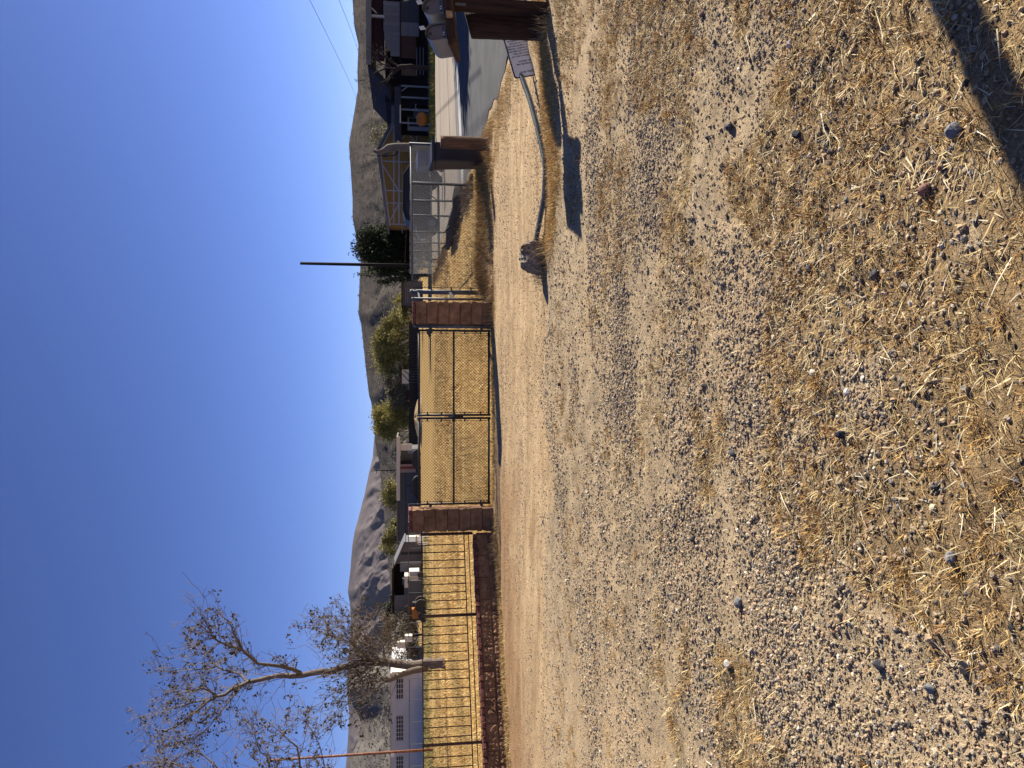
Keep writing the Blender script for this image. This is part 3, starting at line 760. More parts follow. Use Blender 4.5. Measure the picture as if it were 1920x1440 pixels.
MB().obox((4.13, 8.122, 1.0), (1,0,0), (0,1,0), (0,0,1), .03, .006, .12).build('bracket', M['galv'], ms)
MB().obox(at(842, 27, 7.86), (.9,.2,.1), (-.2,.9,0), (0,0,1), .07, .05, .07).build('broken_splinter', M['cut_end'], ms, bevel=.01)
M['mbx'] = mat('mailbox_metal', (0.19, 0.186, 0.178), 0.5, 0.12, 5, metal=0.25, bmp=0.05, spec=0.4)
M['mbx_door_shade'] = mat('mailbox_door_shade', (0.16, 0.138, 0.122), 0.6, 0.12, 5, metal=0.1, bmp=0.05)  # browner and darker than the shell: the door's shade put into its colour
M['flag_white'] = mat('flag_white', (0.62, 0.61, 0.60), 0.5, 0.08, 6, metal=0.2)
def mailbox(k, label, w=.178, h=.225, L=.49):
    base = bp(k * .272, 0, 0); wv = h - w / 2
    root = thing('mailbox', label, 'mailbox', tuple(base), 'mailboxes on the plank')
    arc = [(-w/2, 0)] + [(-w/2 * math.cos(math.pi * i / 14), wv + w/2 * math.sin(math.pi * i / 14)) for i in range(15)] + [(w/2, 0)]
    def P(r, a, u): return bp(r, a, u, base)
    n = len(arc); mb = MB()
    # shell, open at the front with a lip, closed at the back
    mb.add([P(r, .0, u) for r, u in arc] + [P(r, L, u) for r, u in arc] + [P(r * .95, .0, u * .97 + .004) for r, u in arc] + [P(r * .95, .05, u * .97 + .004) for r, u in arc],
           [(i, i+1, i+1+n, i+n) for i in range(n-1)] + [(n-1, 0, n, 2*n-1)] + [tuple(range(n, 2*n))]
           + [(2*n+i, 2*n+(i+1) % n, (i+1) % n, i) for i in range(n)] + [(3*n+i, 3*n+(i+1) % n, 2*n+(i+1) % n, 2*n+i) for i in range(n)])
    mb.build('body', M['mbx'], root)
    # door: set back inside the lip, bowed panel with a rim
    d = MB(); s = .93
    d.add([P(r * s, .045, u * s + .006) for r, u in arc] + [P(r * s * .9, .036, u * s * .9 + .012) for r, u in arc],
          [(i, (i+1) % n, (i+1) % n + n, i + n) for i in range(n)] + [tuple(range(n, 2*n))])
    door = d.build('door', M['mbx_door_shade'], root)
    MB().obox(P(0, .033, h * .78), ROW, BOX_AX, UPV, .026, .014, .03).build('latch', M['galv_dark'], door)
    for q in range(5):
        MB().obox(P(-.05 + q * .022, .0345, .030 + .004 * (q % 2)), ROW, BOX_AX, UPV, .011, .002, .018).build('number_sticker', M['flag_white'] if q in (1, 2) else M['galv_dark'], door)
    MB().obox(P(0, .034, .055), ROW, BOX_AX, UPV, w * .8, .004, .004).build('door_ridge', M['mbx'], door)
    # raised flag on the box's right flank
    f = MB()
    f.obox(P(w/2 + .004, .10, h * .66), ROW, BOX_AX, UPV, .004, .018, .20)
    fl = f.build('flag_arm', M['flag_white'], root)
    MB().obox(P(w/2 + .005, .075, h * 1.16), ROW, BOX_AX, UPV, .005, .085, .055).build('flag', M['flag_white'], fl)
    return root
mailbox(0, 'grey metal mailbox at the left end of the row above the thick dark post')
mailbox(1, 'grey metal mailbox second from the left end of the plank, cut by the frame')
# ================================================================== GRAVEL, STONES, DRY GRASS
def gravel_points():
    P = []; S = []
    def band(y0, y1, n, smin, smax, wfun):
        y = np.sqrt(rng.uniform(y0 ** 2, y1 ** 2, n)); x = rng.uniform(-1, 1, n) * (0.56 * y + 1.1) + 0.05
        s = smin * (smax / smin) ** (rng.random(n) ** 3.0)
        keep = rng.random(n) < wfun(x, y); P.append(np.stack([x[keep], y[keep]], 1)); S.append(s[keep])
    pat = lambda x, y: (1 - .7 * np.clip(ruts(x, y), 0, 1)) * (0.16 + 0.84 * sstep(.33, .6, fbm(x * .35, y * .5, 3, 161))) * (0.22 + 0.78 * sstep(0.40, 0.62, fbm(x * 0.9 + 9, y * 1.3, 4, 61)))
    edge = lambda x, y: pat(x, y) * (1 - .45 * tuft_w(x, y)) * (1 - sstep(7.8, 8.8, y + (fbm(x * 1.1, y * 1.1, 4, 51) - .5) * 1.1 - .03 * x))
    band(1.3, 3.2, 140000, .0017, .0105, edge)
    band(2.8, 5.5, 190000, .0024, .0115, edge)
    band(5.0, 9.2, 150000, .0038, .013, edge)
    band(1.3, 9.2, 3200, .009, .021, edge)
    band(8.3, 14, 70000, .0042, .010, lambda x, y: .25 + .6 * sstep(.5, .68, fbm(x * .7, y * 2.2, 4, 66)))
    return np.concatenate(P), np.concatenate(S)
GP, GS = gravel_points()
clear = paved(GP[:, 0], GP[:, 1]) < .2
GP = GP[clear]; GS = GS[clear]
ng_ = len(GP)
gzz = gz(GP[:, 0], GP[:, 1]) + fine(GP[:, 0], GP[:, 1])
fl = rng.uniform(.45, .85, ng_)
scl = np.stack([GS * rng.uniform(.8, 1.35, ng_), GS * rng.uniform(.7, 1.0, ng_), GS * fl], 1)
rot = np.stack([rng.normal(0, .3, ng_), rng.normal(0, .3, ng_), rng.uniform(0, 6.28, ng_)], 1)
pal = np.array([(.40, .295, .18), (.33, .25, .155), (.28, .235, .175), (.19, .165, .135), (.06, .056, .05), (.48, .39, .27), (.60, .52, .41), (.26, .145, .08), (.41, .29, .165)])
pw_ = np.array([.30, .21, .15, .10, .055, .07, .018, .025, .09])
ci = rng.choice(len(pal), ng_, p=pw_ / pw_.sum())
gcol = pal[ci] * rng.uniform(.82, 1.18, (ng_, 1)) * rng.uniform(.96, 1.04, (ng_, 3))
gm = bpy.data.meshes.new('gravel')
gm.vertices.add(ng_); gm.vertices.foreach_set('co', np.stack([GP[:, 0], GP[:, 1], gzz + scl[:, 2] * .28], 1).astype(np.float32).ravel())
for nm, arr in (('scl', scl), ('rot', rot)):
    a = gm.attributes.new(nm, 'FLOAT_VECTOR', 'POINT'); a.data.foreach_set('vector', arr.astype(np.float32).ravel())
a = gm.attributes.new('col', 'FLOAT_COLOR', 'POINT'); cc = np.ones((ng_, 4), np.float32); cc[:, :3] = gcol; a.data.foreach_set('color', cc.ravel())
M['pebble'] = attr_mat('pebble', .9, 'INSTANCER')
def gravel_nodes():
    g = bpy.data.node_groups.new('gravel', 'GeometryNodeTree')
    g.interface.new_socket('Geometry', in_out='INPUT', socket_type='NodeSocketGeometry')
    g.interface.new_socket('Geometry', in_out='OUTPUT', socket_type='NodeSocketGeometry')
    nn = g.nodes; L = g.links.new
    gi = nn.new('NodeGroupInput'); go = nn.new('NodeGroupOutput')
    join = nn.new('GeometryNodeGeometryToInstance')
    for k in range(4):
        ico = nn.new('GeometryNodeMeshIcoSphere'); ico.inputs['Subdivisions'].default_value = 2
        sp_ = nn.new('GeometryNodeSetPosition'); no = nn.new('ShaderNodeTexNoise'); no.noise_dimensions = '4D'
        no.inputs['W'].default_value = 3.7 * k + 1; no.inputs['Scale'].default_value = 1.1 + .25 * k; no.inputs['Detail'].default_value = 1
        po = nn.new('GeometryNodeInputPosition'); L(po.outputs[0], no.inputs['Vector'])
        sub = nn.new('ShaderNodeVectorMath'); sub.operation = 'SUBTRACT'; sub.inputs[1].default_value = (.5, .5, .5); L(no.outputs['Color'], sub.inputs[0])
        sc = nn.new('ShaderNodeVectorMath'); sc.operation = 'SCALE'; sc.inputs['Scale'].default_value = 1.6; L(sub.outputs[0], sc.inputs[0])
        L(ico.outputs[0], sp_.inputs['Geometry']); L(sc.outputs[0], sp_.inputs['Offset'])
        sm = nn.new('GeometryNodeSetMaterial'); sm.inputs['Material'].default_value = M['pebble']
        L(sp_.outputs[0], sm.inputs[0]); L(sm.outputs[0], join.inputs[0])
    iop = nn.new('GeometryNodeInstanceOnPoints'); iop.inputs['Pick Instance'].default_value = True
    L(gi.outputs[0], iop.inputs['Points']); L(join.outputs[0], iop.inputs['Instance'])
    for nm, sk in (('rot', 'Rotation'), ('scl', 'Scale')):
        na = nn.new('GeometryNodeInputNamedAttribute'); na.data_type = 'FLOAT_VECTOR'; na.inputs['Name'].default_value = nm
        L(na.outputs[0], iop.inputs[sk])
    rv = nn.new('FunctionNodeRandomValue'); rv.data_type = 'INT'
    for s_ in rv.inputs:
        if s_.name == 'Min' and s_.type == 'INT': s_.default_value = 0
        if s_.name == 'Max' and s_.type == 'INT': s_.default_value = 3
    ro = [s_ for s_ in rv.outputs if s_.type == 'INT'][0]
    L(ro, iop.inputs['Instance Index'])
    L(iop.outputs[0], go.inputs[0]); return g
gravel = link_mesh('gravel', gm, M['pebble'])
md = gravel.modifiers.new('scatter', 'NODES'); md.node_group = gravel_nodes()
tag(gravel, 'loose grey and tan gravel strewn over the bare dirt in front', 'gravel', kind='stuff')

# ------------------------------------------------------------------ single stones one can point at
def stone(px, py, size, col, label, seed, flat=.7):
    p = gp(px, py); z = gz1(p.x, p.y); r = np.random.default_rng(seed)
    bm = bmesh.new(); bmesh.ops.create_icosphere(bm, subdivisions=2, radius=1)
    ph = r.uniform(-1, 1, (7, 3)); ph /= np.linalg.norm(ph, axis=1)[:, None]; cut = r.uniform(.62, .9, 7)
    for v in bm.verts:
        q = np.array(v.co)
        for k in range(7):
            dd = q @ ph[k]
            if dd > cut[k]: q = q - ph[k] * (dd - cut[k])
        q *= 1 + r.uniform(-.04, .04); v.co = q
    sx, sy, sz = size * r.uniform(.8, 1.2), size * r.uniform(.6, .9), size * flat
    bmesh.ops.scale(bm, vec=(sx, sy, sz), verts=bm.verts); bmesh.ops.rotate(bm, matrix=Matrix.Rotation(r.uniform(0, 6), 3, 'Z'), verts=bm.verts)
    me = bpy.data.meshes.new('stone'); bm.to_mesh(me); bm.free()
    o = link_mesh('stone', me, M.setdefault('stone' + str(col), mat('stone', col, .9, .25, 40, bmp=.4, bscale=120)), loc=(p.x, p.y, z + sz * .45))
    return tag(o, label, 'stone', 'larger stones on the gravel')
DK, GY_, PL, RD_ = (.07, .07, .075), (.20, .195, .19), (.55, .50, .43), (.22, .115, .085)
for a in [(1368, 238, .032, DK, 'squarish dark stone on pale dirt, right of the mailbox shadow tip'), (1329, 258, .025, DK, 'narrow dark stone just beside the squarish dark stone'),
          (1498, 252, .028, (.03, .03, .032), 'nearly black stone lying alone on the bare dirt at the right'), (1488, 84, .02, PL, 'small white angular stone at the right edge of the gravel'),
          (1318, 27, .025, RD_, 'reddish-brown stone among tan tufts near the right edge'), (1132, 328, .02, RD_, 'small dark red stone just below the mailbox shadow tip'),
          (1585, 812, .030, (.035, .035, .04), 'blackest stone near the middle of the foreground'), (1300, 1010, .030, DK, 'dark oval stone on smooth dirt left of centre'),
          (1375, 850, .026, DK, 'dark pebble between two pale ones in the mid gravel'), (1248, 792, .022, DK, 'small black pebble in the middle of the gravel'),
          (1386, 1130, .034, GY_, 'grey elongated stone beside a pale straw'), (1365, 1245, .026, PL, 'flat pale stone towards the left edge'),
          (1530, 700, .02, PL, 'small white stone by the brown tuft in the foreground'), (1590, 735, .018, PL, 'rounded cream stone next to a straw stalk'),
          (1640, 515, .022, DK, 'dark round pebble in the foreground pebble patch'), (1515, 505, .02, DK, 'little dark slate pebble above the foreground pebble patch'),
          (1790, 1045, .022, GY_, 'grey stone beside dry tufts in the left foreground'), (1052, 720, .034, DK, 'dark stone at the edge of the smooth dirt track in front of the gate'),
          (1650, 1245, .024, DK, 'dark blue-grey pebble in the left foreground'), (1745, 1290, .022, GY_, 'knobbly grey stone in the left foreground'),
          (1730, 355, .026, RD_, 'rust coloured flat stone near the pole shadow'), (1795, 245, .03, GY_, 'grey stone lit at the edge of the pole shadow')]:
    stone(*a, seed=int(a[0] * 7 + a[1]))

# ------------------------------------------------------------------ dry grass
def blades(P, length, width, lean, curl, col, azim=None):
    """tapered curved strips rooted at P"""
    n = len(P); az = rng.uniform(0, 6.283, n) if azim is None else azim
    d = np.stack([np.cos(az), np.sin(az), np.zeros(n)], 1); s = np.stack([-np.sin(az), np.cos(az), np.zeros(n)], 1)
    up = np.array([0, 0, 1.0])
    l = length[:, None]; ln = lean[:, None]; cu = curl[:, None]; w = width[:, None] / 2
    e1 = d * np.sin(ln) + up * np.cos(ln); e2 = d * np.sin(ln + cu) + up * np.cos(ln + cu)
    p1 = P + e1 * l * .5; p2 = p1 + e2 * l * .5
    V = np.stack([P - s * w, P + s * w, p1 - s * w * .75, p1 + s * w * .75, p2], 1).reshape(-1, 3)
    b = np.arange(n)[:, None] * 5
    Q = b + np.array([[0, 1, 3, 2]]); T = b + np.array([[2, 3, 4]])
    cv = np.repeat(col, 5, 0)
    return V, Q, T, cv
class Grass:
    def __init__(s): s.V = []; s.Q = []; s.T = []; s.Cc = []; s.n = 0
    def add(s, V, Q, T, c): s.V.append(V); s.Q.append(Q + s.n); s.T.append(T + s.n); s.Cc.append(c); s.n += len(V)
    def build(s, name, label, mt, cat='grass'):
        me = fast_mesh(name, np.concatenate(s.V), np.concatenate(s.T), np.concatenate(s.Q), np.concatenate(s.Cc))
        return tag(link_mesh(name, me, mt), label, cat, kind='stuff')
M['straw'] = attr_mat('straw', .8)
def cpick(pals, n, v=.2):
    pals = np.array(pals); c = pals[rng.integers(0, len(pals), n)]
    return c * rng.uniform(1 - v, 1 + v, (n, 1))
BROWN = [(.42, .235, .07), (.52, .31, .10), (.31, .16, .05), (.60, .40, .15), (.20, .11, .04)]
GOLD = [(.58, .43, .18), (.50, .35, .14), (.64, .50, .25), (.42, .28, .11)]
PALE = [(.70, .59, .36), (.62, .50, .28), (.76, .67, .46)]
OLIVE = [(.30, .25, .09), (.38, .29, .10), (.26, .20, .08)]
def ground_pts(x, y, dz=0): return np.stack([x, y, gz(x, y) + fine(x, y) + dz], 1)
near = Grass()
def tufts(cx, cy, rad, nb, lmin, lmax, pals, wd, lean=(.3, 1.45), dens_flat=1.0):
    n = int(nb.sum()); k = np.repeat(np.arange(len(cx)), nb)
    rr = rad[k] * np.sqrt(rng.random(n)) * np.abs(rng.normal(.7, .4, n)); a = rng.uniform(0, 6.283, n)
    x = cx[k] + rr * np.cos(a); y = cy[k] + rr * np.sin(a)
    L = rng.uniform(lmin, lmax, n) * (1 - .4 * np.minimum(rr / rad[k], 1))
    tint = rng.uniform(.75, 1.2, len(cx))[k][:, None]
    near.add(*blades(ground_pts(x, y, -.002), L, np.full(n, wd) * rng.uniform(.6, 1.4, n), rng.uniform(*lean, n), rng.uniform(-.3, 1.2, n), cpick(pals, n) * tint, a + rng.normal(0, 1.0, n)))
def pick(n, y0, y1, wfun, xw=None):
    y = np.sqrt(rng.uniform(y0 ** 2, y1 ** 2, n)); x = rng.uniform(-1, 1, n) * (.56 * y + .9)
    keep = (rng.random(n) < wfun(x, y)) & (paved(x, y) < .3); return x[keep], y[keep]
x, y = pick(9000, 1.3, 8.2, tuft_w)
tufts(x, y, rng.uniform(.025, .09, len(x)), rng.integers(18, 46, len(x)), .018, .07, BROWN, .0026, (.15, 1.35))
x, y = pick(5000, 1.3, 6.0, lambda x, y: tuft_w(x, y) * .8)
tufts(x, y, rng.uniform(.015, .06, len(x)), rng.integers(6, 18, len(x)), .03, .10, GOLD + PALE[:1], .0030, (.5, 1.5))
# loose straws lying about
def litter(n, y0, y1, l0, l1, wd, wfun, pals):
    x, y = pick(n, y0, y1, wfun); n = len(x)
    near.add(*blades(ground_pts(x, y, .006), rng.uniform(l0, l1, n), np.full(n, wd) * rng.uniform(.5, 1.5, n), rng.uniform(1.35, 1.62, n), rng.uniform(-.2, .35, n), cpick(pals, n)))
litter(12000, 1.3, 5.0, .02, .09, .0030, lambda x, y: .07 + .9 * tuft_w(x, y), PALE + GOLD)
litter(420, 1.4, 6.5, .06, .17, .0055, lambda x, y: .15 + .8 * tuft_w(x, y), PALE)
litter(3000, 4.5, 8.5, .03, .08, .0035, lambda x, y: .15 + .7 * tuft_w(x, y), PALE + GOLD)
# band of orange-gold grass round the fallen sign, along the asphalt, by the posts, along wall and gate
def band_grass(n, fx, l0, l1, wd, pals, lean=(.1, 1.2)):
    x, y = fx(n); keep = paved(x, y) < .45; x, y = x[keep], y[keep]; n = len(x)
    near.add(*blades(ground_pts(x, y, -.004), rng.uniform(l0, l1, n), np.full(n, wd) * rng.uniform(.6, 1.4, n), rng.uniform(*lean, n), rng.uniform(-.2, .9, n), cpick(pals, n)))
def strip(pts, sd, th=.35):
    pts = np.array(pts, float)
    def f(n):
        seg = np.diff(pts, axis=0); ln = np.hypot(*seg.T); cu = np.concatenate([[0], np.cumsum(ln)]) / ln.sum()
        u = rng.random(n); k = np.clip(np.searchsorted(cu, u) - 1, 0, len(seg) - 1); t = (u - cu[k]) / (cu[k+1] - cu[k])
        p = pts[k] + seg[k] * t[:, None] + rng.normal(0, sd, (n, 2))
        keep = fbm(p[:, 0] * 2.2, p[:, 1] * 2.2, 3, 93) > th
        return p[keep, 0], p[keep, 1]
    return f
band_grass(15000, strip([(4.6, 8.75), (3.9, 8.42), (3.0, 8.05), (2.2, 7.86), (1.5, 8.1)], .13, .3), .03, .085, .004, [(.55, .33, .10), (.62, .42, .15), (.46, .27, .09), (.66, .50, .22)])
band_grass(9000, strip([(4.95, 8.1), (4.3, 7.6), (3.4, 7.2)], .22, .38), .03, .08, .004, GOLD + OLIVE)
band_grass(9000, strip([(5.15, 10.6), (5.05, 12.2), (5.15, 13.5), (5.35, 16.2)], .28, .3), .04, .10, .005, GOLD)
band_grass(7000, strip([(5.0, 9.8), (4.6, 11.5), (4.3, 13.6), (4.9, 14.4)], .4, .45), .04, .10, .005, GOLD + BROWN[:2])
band_grass(12000, strip([(1.5, 14.85), (3.2, 14.9), (4.8, 14.9)], .22, .2), .05, .16, .006, BROWN + GOLD, (.1, 1.1))
band_grass(7000, strip([(1.5, 14.1), (3.0, 14.2), (4.6, 14.0)], .3, .42), .03, .09, .006, GOLD + BROWN)
wa = WALL_A + WALL_N * .22; wb = wa + WALL_D * 5.8
band_grass(16000, strip([wa, wb], .13, .25), .03, .10, .006, [(.44, .30, .12), (.36, .22, .09), (.52, .38, .17)])
band_grass(6000, strip([(-2.6, 13.85), (1.6, 13.95)], .16, .35), .03, .08, .006, GOLD + BROWN[:2])
# dead weeds against the right pillar and the wall's near end
for cx, cy, n in ((1.55, 14.05, 420), (-2.95, 13.42, 260), (1.9, 14.95, 380), (4.75, 14.1, 200), (1.2, 13.9, 150), (1.50, 8.40, 260), (1.32, 8.46, 160), (4.0, 8.22, 220)):
    x = rng.normal(cx, .12, n); y = rng.normal(cy, .10, n)
    near.add(*blades(ground_pts(x, y), rng.uniform(.06, .26, n), np.full(n, .005), rng.uniform(0, 1.1, n), rng.uniform(-.2, .8, n), cpick([(.33, .22, .11), (.45, .33, .17)], n)))
near.build('dry_grass', 'dry golden and brown grass tufts and loose straws on the dirt', M['straw'])
# stubble of the field behind the gate
near = Grass()
def field_pts(n, y0, y1):
    y = np.exp(rng.uniform(math.log(y0), math.log(y1), n)); x = rng.uniform(-1, 1, n) * (.58 * y + 1.0)
    inside = (front_dist(x, y) < -.12) & ((x < 1.7) | (y > 15.4)) & (x < 5.15 + .055 * (y - 18))
    return x[inside], y[inside]
x, y = field_pts(90000, 12.2, 46)
n = len(x)
pn = fbm(x * .5, y * .12, 4, 99)[:, None]
near.add(*blades(np.stack([x, y, gz(x, y) - .01], 1), rng.uniform(.04, .12, n) * (1 + y / 40), .004 + .00035 * y, rng.uniform(.2, 1.3, n), rng.uniform(-.2, .7, n), cpick(GOLD + BROWN[:4], n, .25) * (.35 + 1.1 * sstep(.3, .7, pn))))
cx, cy = field_pts(2600, 13.5, 42); kk = fbm(cx * .35, cy * .15, 3, 191) > .47; cx, cy = cx[kk], cy[kk]
k = np.repeat(np.arange(len(cx)), 16); n = len(k)
x = cx[k] + rng.normal(0, .10, n); y = cy[k] + rng.normal(0, .10, n)
near.add(*blades(np.stack([x, y, gz(x, y) - .01], 1), rng.uniform(.06, .24, n), np.full(n, .010), rng.uniform(0, 1.2, n), rng.uniform(-.2, .8, n), cpick(BROWN + GOLD[:2], n, .25) * rng.uniform(.5, 1.1, len(cx))[k][:, None]))
near.build('field_stubble', 'pale dry stubble covering the field behind the gate and iron fence', M['straw'])
# weeds and tumbleweed debris along the foot of the receding fence
near = Grass()
n = 16000; t = rng.random(n) ** 1.6; y = 18.3 + 30 * t; x = 5.15 + .055 * (y - 18) - np.abs(rng.normal(.1, .28, n))
keep = vnoise(y * .9, x * 0, 14) > .3; x, y = x[keep], y[keep]; n = len(x)
near.add(*blades(np.stack([x, y, gz(x, y)], 1), rng.uniform(.05, .30, n) * (.5 + vnoise(y * .8, y * 0, 15)), np.full(n, .011), rng.uniform(0, 1.4, n), rng.uniform(-.4, 1.2, n), cpick([(.10, .07, .05), (.15, .10, .06), (.24, .17, .09)], n)))
near.build('fence_line_weeds', 'dark dead weeds matted along the foot of the long chain-link fence', M['straw'], 'weeds')
# ================================================================== TREES
M['bark'] = mat('bark', (0.16, 0.13, 0.105), 0.95, 0.5, 7, bmp=0.8, bscale=25, stretch=(3, 3, 0.6), bdist=0.03)
M['bark_dark'] = mat('bark_dark', (0.037, 0.026, 0.020), 0.95, 0.4, 7, bmp=0.6, bscale=25, bdist=0.03)
M['leaf'] = attr_mat('leaf', .75, trans=.2)

def leaf_cloud(P, size, col, parent, name='leaves'):
    """small bent two-triangle leaves at points P"""
    n = len(P); a = rng.normal(0, 1, (n, 3)); a /= np.linalg.norm(a, axis=1)[:, None]
    b = rng.normal(0, 1, (n, 3)); b -= a * (a * b).sum(1)[:, None]; b /= np.linalg.norm(b, axis=1)[:, None]
    s = (np.asarray(size) * rng.uniform(.6, 1.4, n))[:, None]
    V = np.stack([P, P + a * s * .5 + b * s * .32, P + a * s, P + a * s * .5 - b * s * .32], 1).reshape(-1, 3)
    off = np.array(offs(parent)) if parent is not None else 0
    Q = np.arange(n)[:, None] * 4 + np.array([[0, 1, 2, 3]])
    me = fast_mesh(name, V - off, quads=Q, col=np.repeat(col, 4, 0))
    return link_mesh(name, me, M['leaf'], parent)

def tree_from_limbs(name, label, base, limbs, twig_n, leaf_n, seed, group=None, leafcol=((.075, .075, .03), (.11, .085, .045)), leaf_size=.09, shoots=(), bark='bark'):
    """limbs: list of (points, r0, r1); fine twigs sprout from the outer limbs"""
    rg = np.random.default_rng(seed); t = thing(name, label, 'tree', base, group)
    tr = MB(); br = MB(); tips = []; src = []
    for k, (pts, r0, r1) in enumerate(limbs):
        pts = [Vector(p) for p in pts]
        # resample with a little wander
        P = []
        for a, b in zip(pts, pts[1:]):
            m = max(2, int((b - a).length / .35))
            for i in range(m): P.append(a.lerp(b, i / m) + Vector(rg.normal(0, min(.035, r0 * .5), 3)))
        P.append(pts[-1])
        rr = [r0 + (r1 - r0) * (i / (len(P) - 1)) ** .9 for i in range(len(P))]
        (tr if k == 0 else br).tube(P, rr, 9 if r0 > .1 else 6)
        for i, p in enumerate(P):
            if rr[i] < .11: src.append((p, rr[i], (P[min(i+1, len(P)-1)] - P[max(i-1, 0)]).normalized()))
    tw = MB()
    def twig(p, d, L, r, depth):
        n = 4; Q = [p]; dd = d.copy()
        for i in range(n):
            dd = (dd + Vector(rg.normal(0, .10, 3)) + Vector((0, 0, .05))).normalized(); Q.append(Q[-1] + dd * L / n)
        tw.tube(Q, [max(.0075, r * (1 - .6 * i / n)) for i in range(n + 1)], 3, False)
        tips.append(Q[-1])
        if depth > 0:
            for _ in range(rg.integers(2, 4)):
                k = rg.integers(1, n + 1); e = (dd + Vector(rg.normal(0, .75, 3))).normalized()
                twig(Q[k], e, L * rg.uniform(.4, .75), r * .6, depth - 1)
    for _ in range(twig_n):
        p, r, d = src[rg.integers(0, len(src))]
        e = (d * .9 + Vector(rg.normal(0, .6, 3)) + Vector((0, 0, .15))).normalized()
        twig(p, e, rg.uniform(.4, 1.3), min(.021, r * .55), 2)
    for p, d, n_, L, sp_ in shoots:
        for _ in range(n_):
            e = (Vector(d) + Vector(rg.normal(0, sp_, 3))).normalized()
            twig(Vector(p) + Vector(rg.normal(0, .2, 3)), e, L * rg.uniform(.5, 1.1), .016, 1)
    tr.build('trunk', M[bark], t, True)
    if br.v: br.build('limbs', M[bark], t, True)
    tw.build('twigs', M[bark], t)
    idx = np.repeat(rg.integers(0, len(tips), leaf_n // 5 + 1), 5)[:leaf_n]; T = np.array([tuple(q) for q in tips])[idx] + rg.normal(0, .045, (leaf_n, 3))
    c = np.array(leafcol)[rg.integers(0, len(leafcol), leaf_n)] * rg.uniform(.7, 1.3, (leaf_n, 1))
    leaf_cloud(T, leaf_size, c, t, 'leaves')
    return t

D1 = 32.6
def q(x, y, dd=0.0): return at(x, y, D1 + dd)
limbs = [
    ([q(838,1243), q(812,1244), q(790,1245), q(740,1245,.2), q(682,1238,.3), q(620,1256,.2), q(564,1265,0), q(512,1270,-.2), q(466,1279,-.3), q(420,1300,-.3), q(388,1314,-.2), q(347,1350,.2), q(299,1376,.5)], .23, .022),
    ([q(800,1250), q(770,1261,-.3), q(740,1271,-.6), q(722,1276,-.8)], .16, .09),
    ([q(564,1263), q(530,1249,-.4), q(484,1245,-.8), q(455,1222,-1.1), q(416,1206,-1.4), q(397,1188,-1.6), q(386,1166,-1.8)], .095, .015),
    ([q(455,1222,-1.1), q(440,1188,-1.0), q(428,1165,-1.0), q(416,1154,-1.0)], .045, .010),
    ([q(466,1277), q(452,1266,.5), q(408,1248,1.1), q(390,1222,1.6), q(360,1202,2.0)], .06, .012),
    ([q(408,1248,1.1), q(370,1256,1.3), q(352,1257,1.4), q(325,1253,1.6)], .036, .010),
    ([q(408,1304), q(380,1292,-.6), q(352,1296,-1.0), q(318,1307,-1.4)], .045, .010),
    ([q(396,1311), q(360,1318,.8), q(318,1328,1.3), q(288,1344,1.6)], .05, .012),
    ([q(455,1286), q(420,1328,-.8), q(406,1346,-1.1), q(384,1371,-1.5), q(352,1398,-2.0)], .035, .010),
    ([q(682,1240), q(660,1205,.5), q(620,1190,.9), q(590,1180,1.2)], .05, .010),
    ([q(700,1246), q(668,1212,-.6), q(640,1180,-1.0), q(622,1160,-1.3)], .04, .008),
    ([q(712,1242), q(690,1200,.7), q(672,1165,1.0), q(650,1140,1.3)], .04, .008),
    ([q(690,1250), q(640,1290,.8), q(600,1318,1.2), q(560,1342,1.4)], .04, .008),
    ([q(710,1258), q(670,1300,-.7), q(640,1330,-1.2), q(622,1352,-1.6)], .035, .008),
    ([q(724,1240), q(716,1200,-.5), q(700,1160,-1.2)], .035, .008),
    ([q(722,1276,-.8), q(700,1300,-1.2), q(690,1330,-1.6)], .03, .008),
]
shoots = [(q(705,1238), (.75, 0, .65), 22, 2.6, .25), (q(690,1250), (-.5, 0, .8), 15, 2.0, .35), (q(735,1225), (.9, 0, .25), 15, 1.9, .35), (q(722,1278,-.8), (-.4, 0, .9), 14, 1.1, .5), (q(660,1250), (.5, -.3, .8), 10, 1.8, .4), (q(700,1250), (-.7, .2, .5), 10, 2.2, .4)]
tree_from_limbs('bare_tree', 'tall nearly bare tree with a leaning trunk behind the iron fence', tuple(gp(838, 1243)), limbs, 360, 3600, 5, leaf_size=.12, shoots=shoots, leafcol=((.06, .05, .025), (.10, .075, .045), (.14, .105, .065), (.04, .035, .02)))
D2 = 27.0
def q2(x, y, dd=0.0): return at(x, y, D2 + dd)
b2 = gp(850, 1640); b2 = Vector((q2(850, 1640).x, D2, 0))
limbs2 = [([b2, q2(770,1620), q2(660,1590), q2(560,1560), q2(470,1520,.3)], .2, .06),
          ([q2(660,1590), q2(600,1500,.4), q2(565,1440,.6), q2(555,1405,.8), q2(530,1375,1.0), q2(500,1352,1.1)], .08, .010),
          ([q2(560,1560), q2(520,1480,-.4), q2(500,1420,-.6), q2(482,1398,-.8), q2(475,1360,-1.0)], .06, .008),
          ([q2(520,1540), q2(440,1470,.4), q2(405,1432,.6), q2(360,1405,.9), q2(330,1392,1.1)], .06, .008),
          ([q2(470,1520), q2(400,1480,-.3), q2(345,1440,-.5), q2(310,1425,-.7)], .05, .008),
          ([q2(600,1500,.4), q2(610,1450,.9), q2(600,1400,1.2), q2(590,1375,1.5)], .035, .008)]
tree_from_limbs('bare_tree', 'bare tree mostly outside the frame whose twigs reach in beside the rusty pole', tuple(b2), limbs2, 190, 1800, 15, leaf_size=.11, leafcol=((.06, .05, .025), (.10, .075, .045), (.14, .105, .065)))

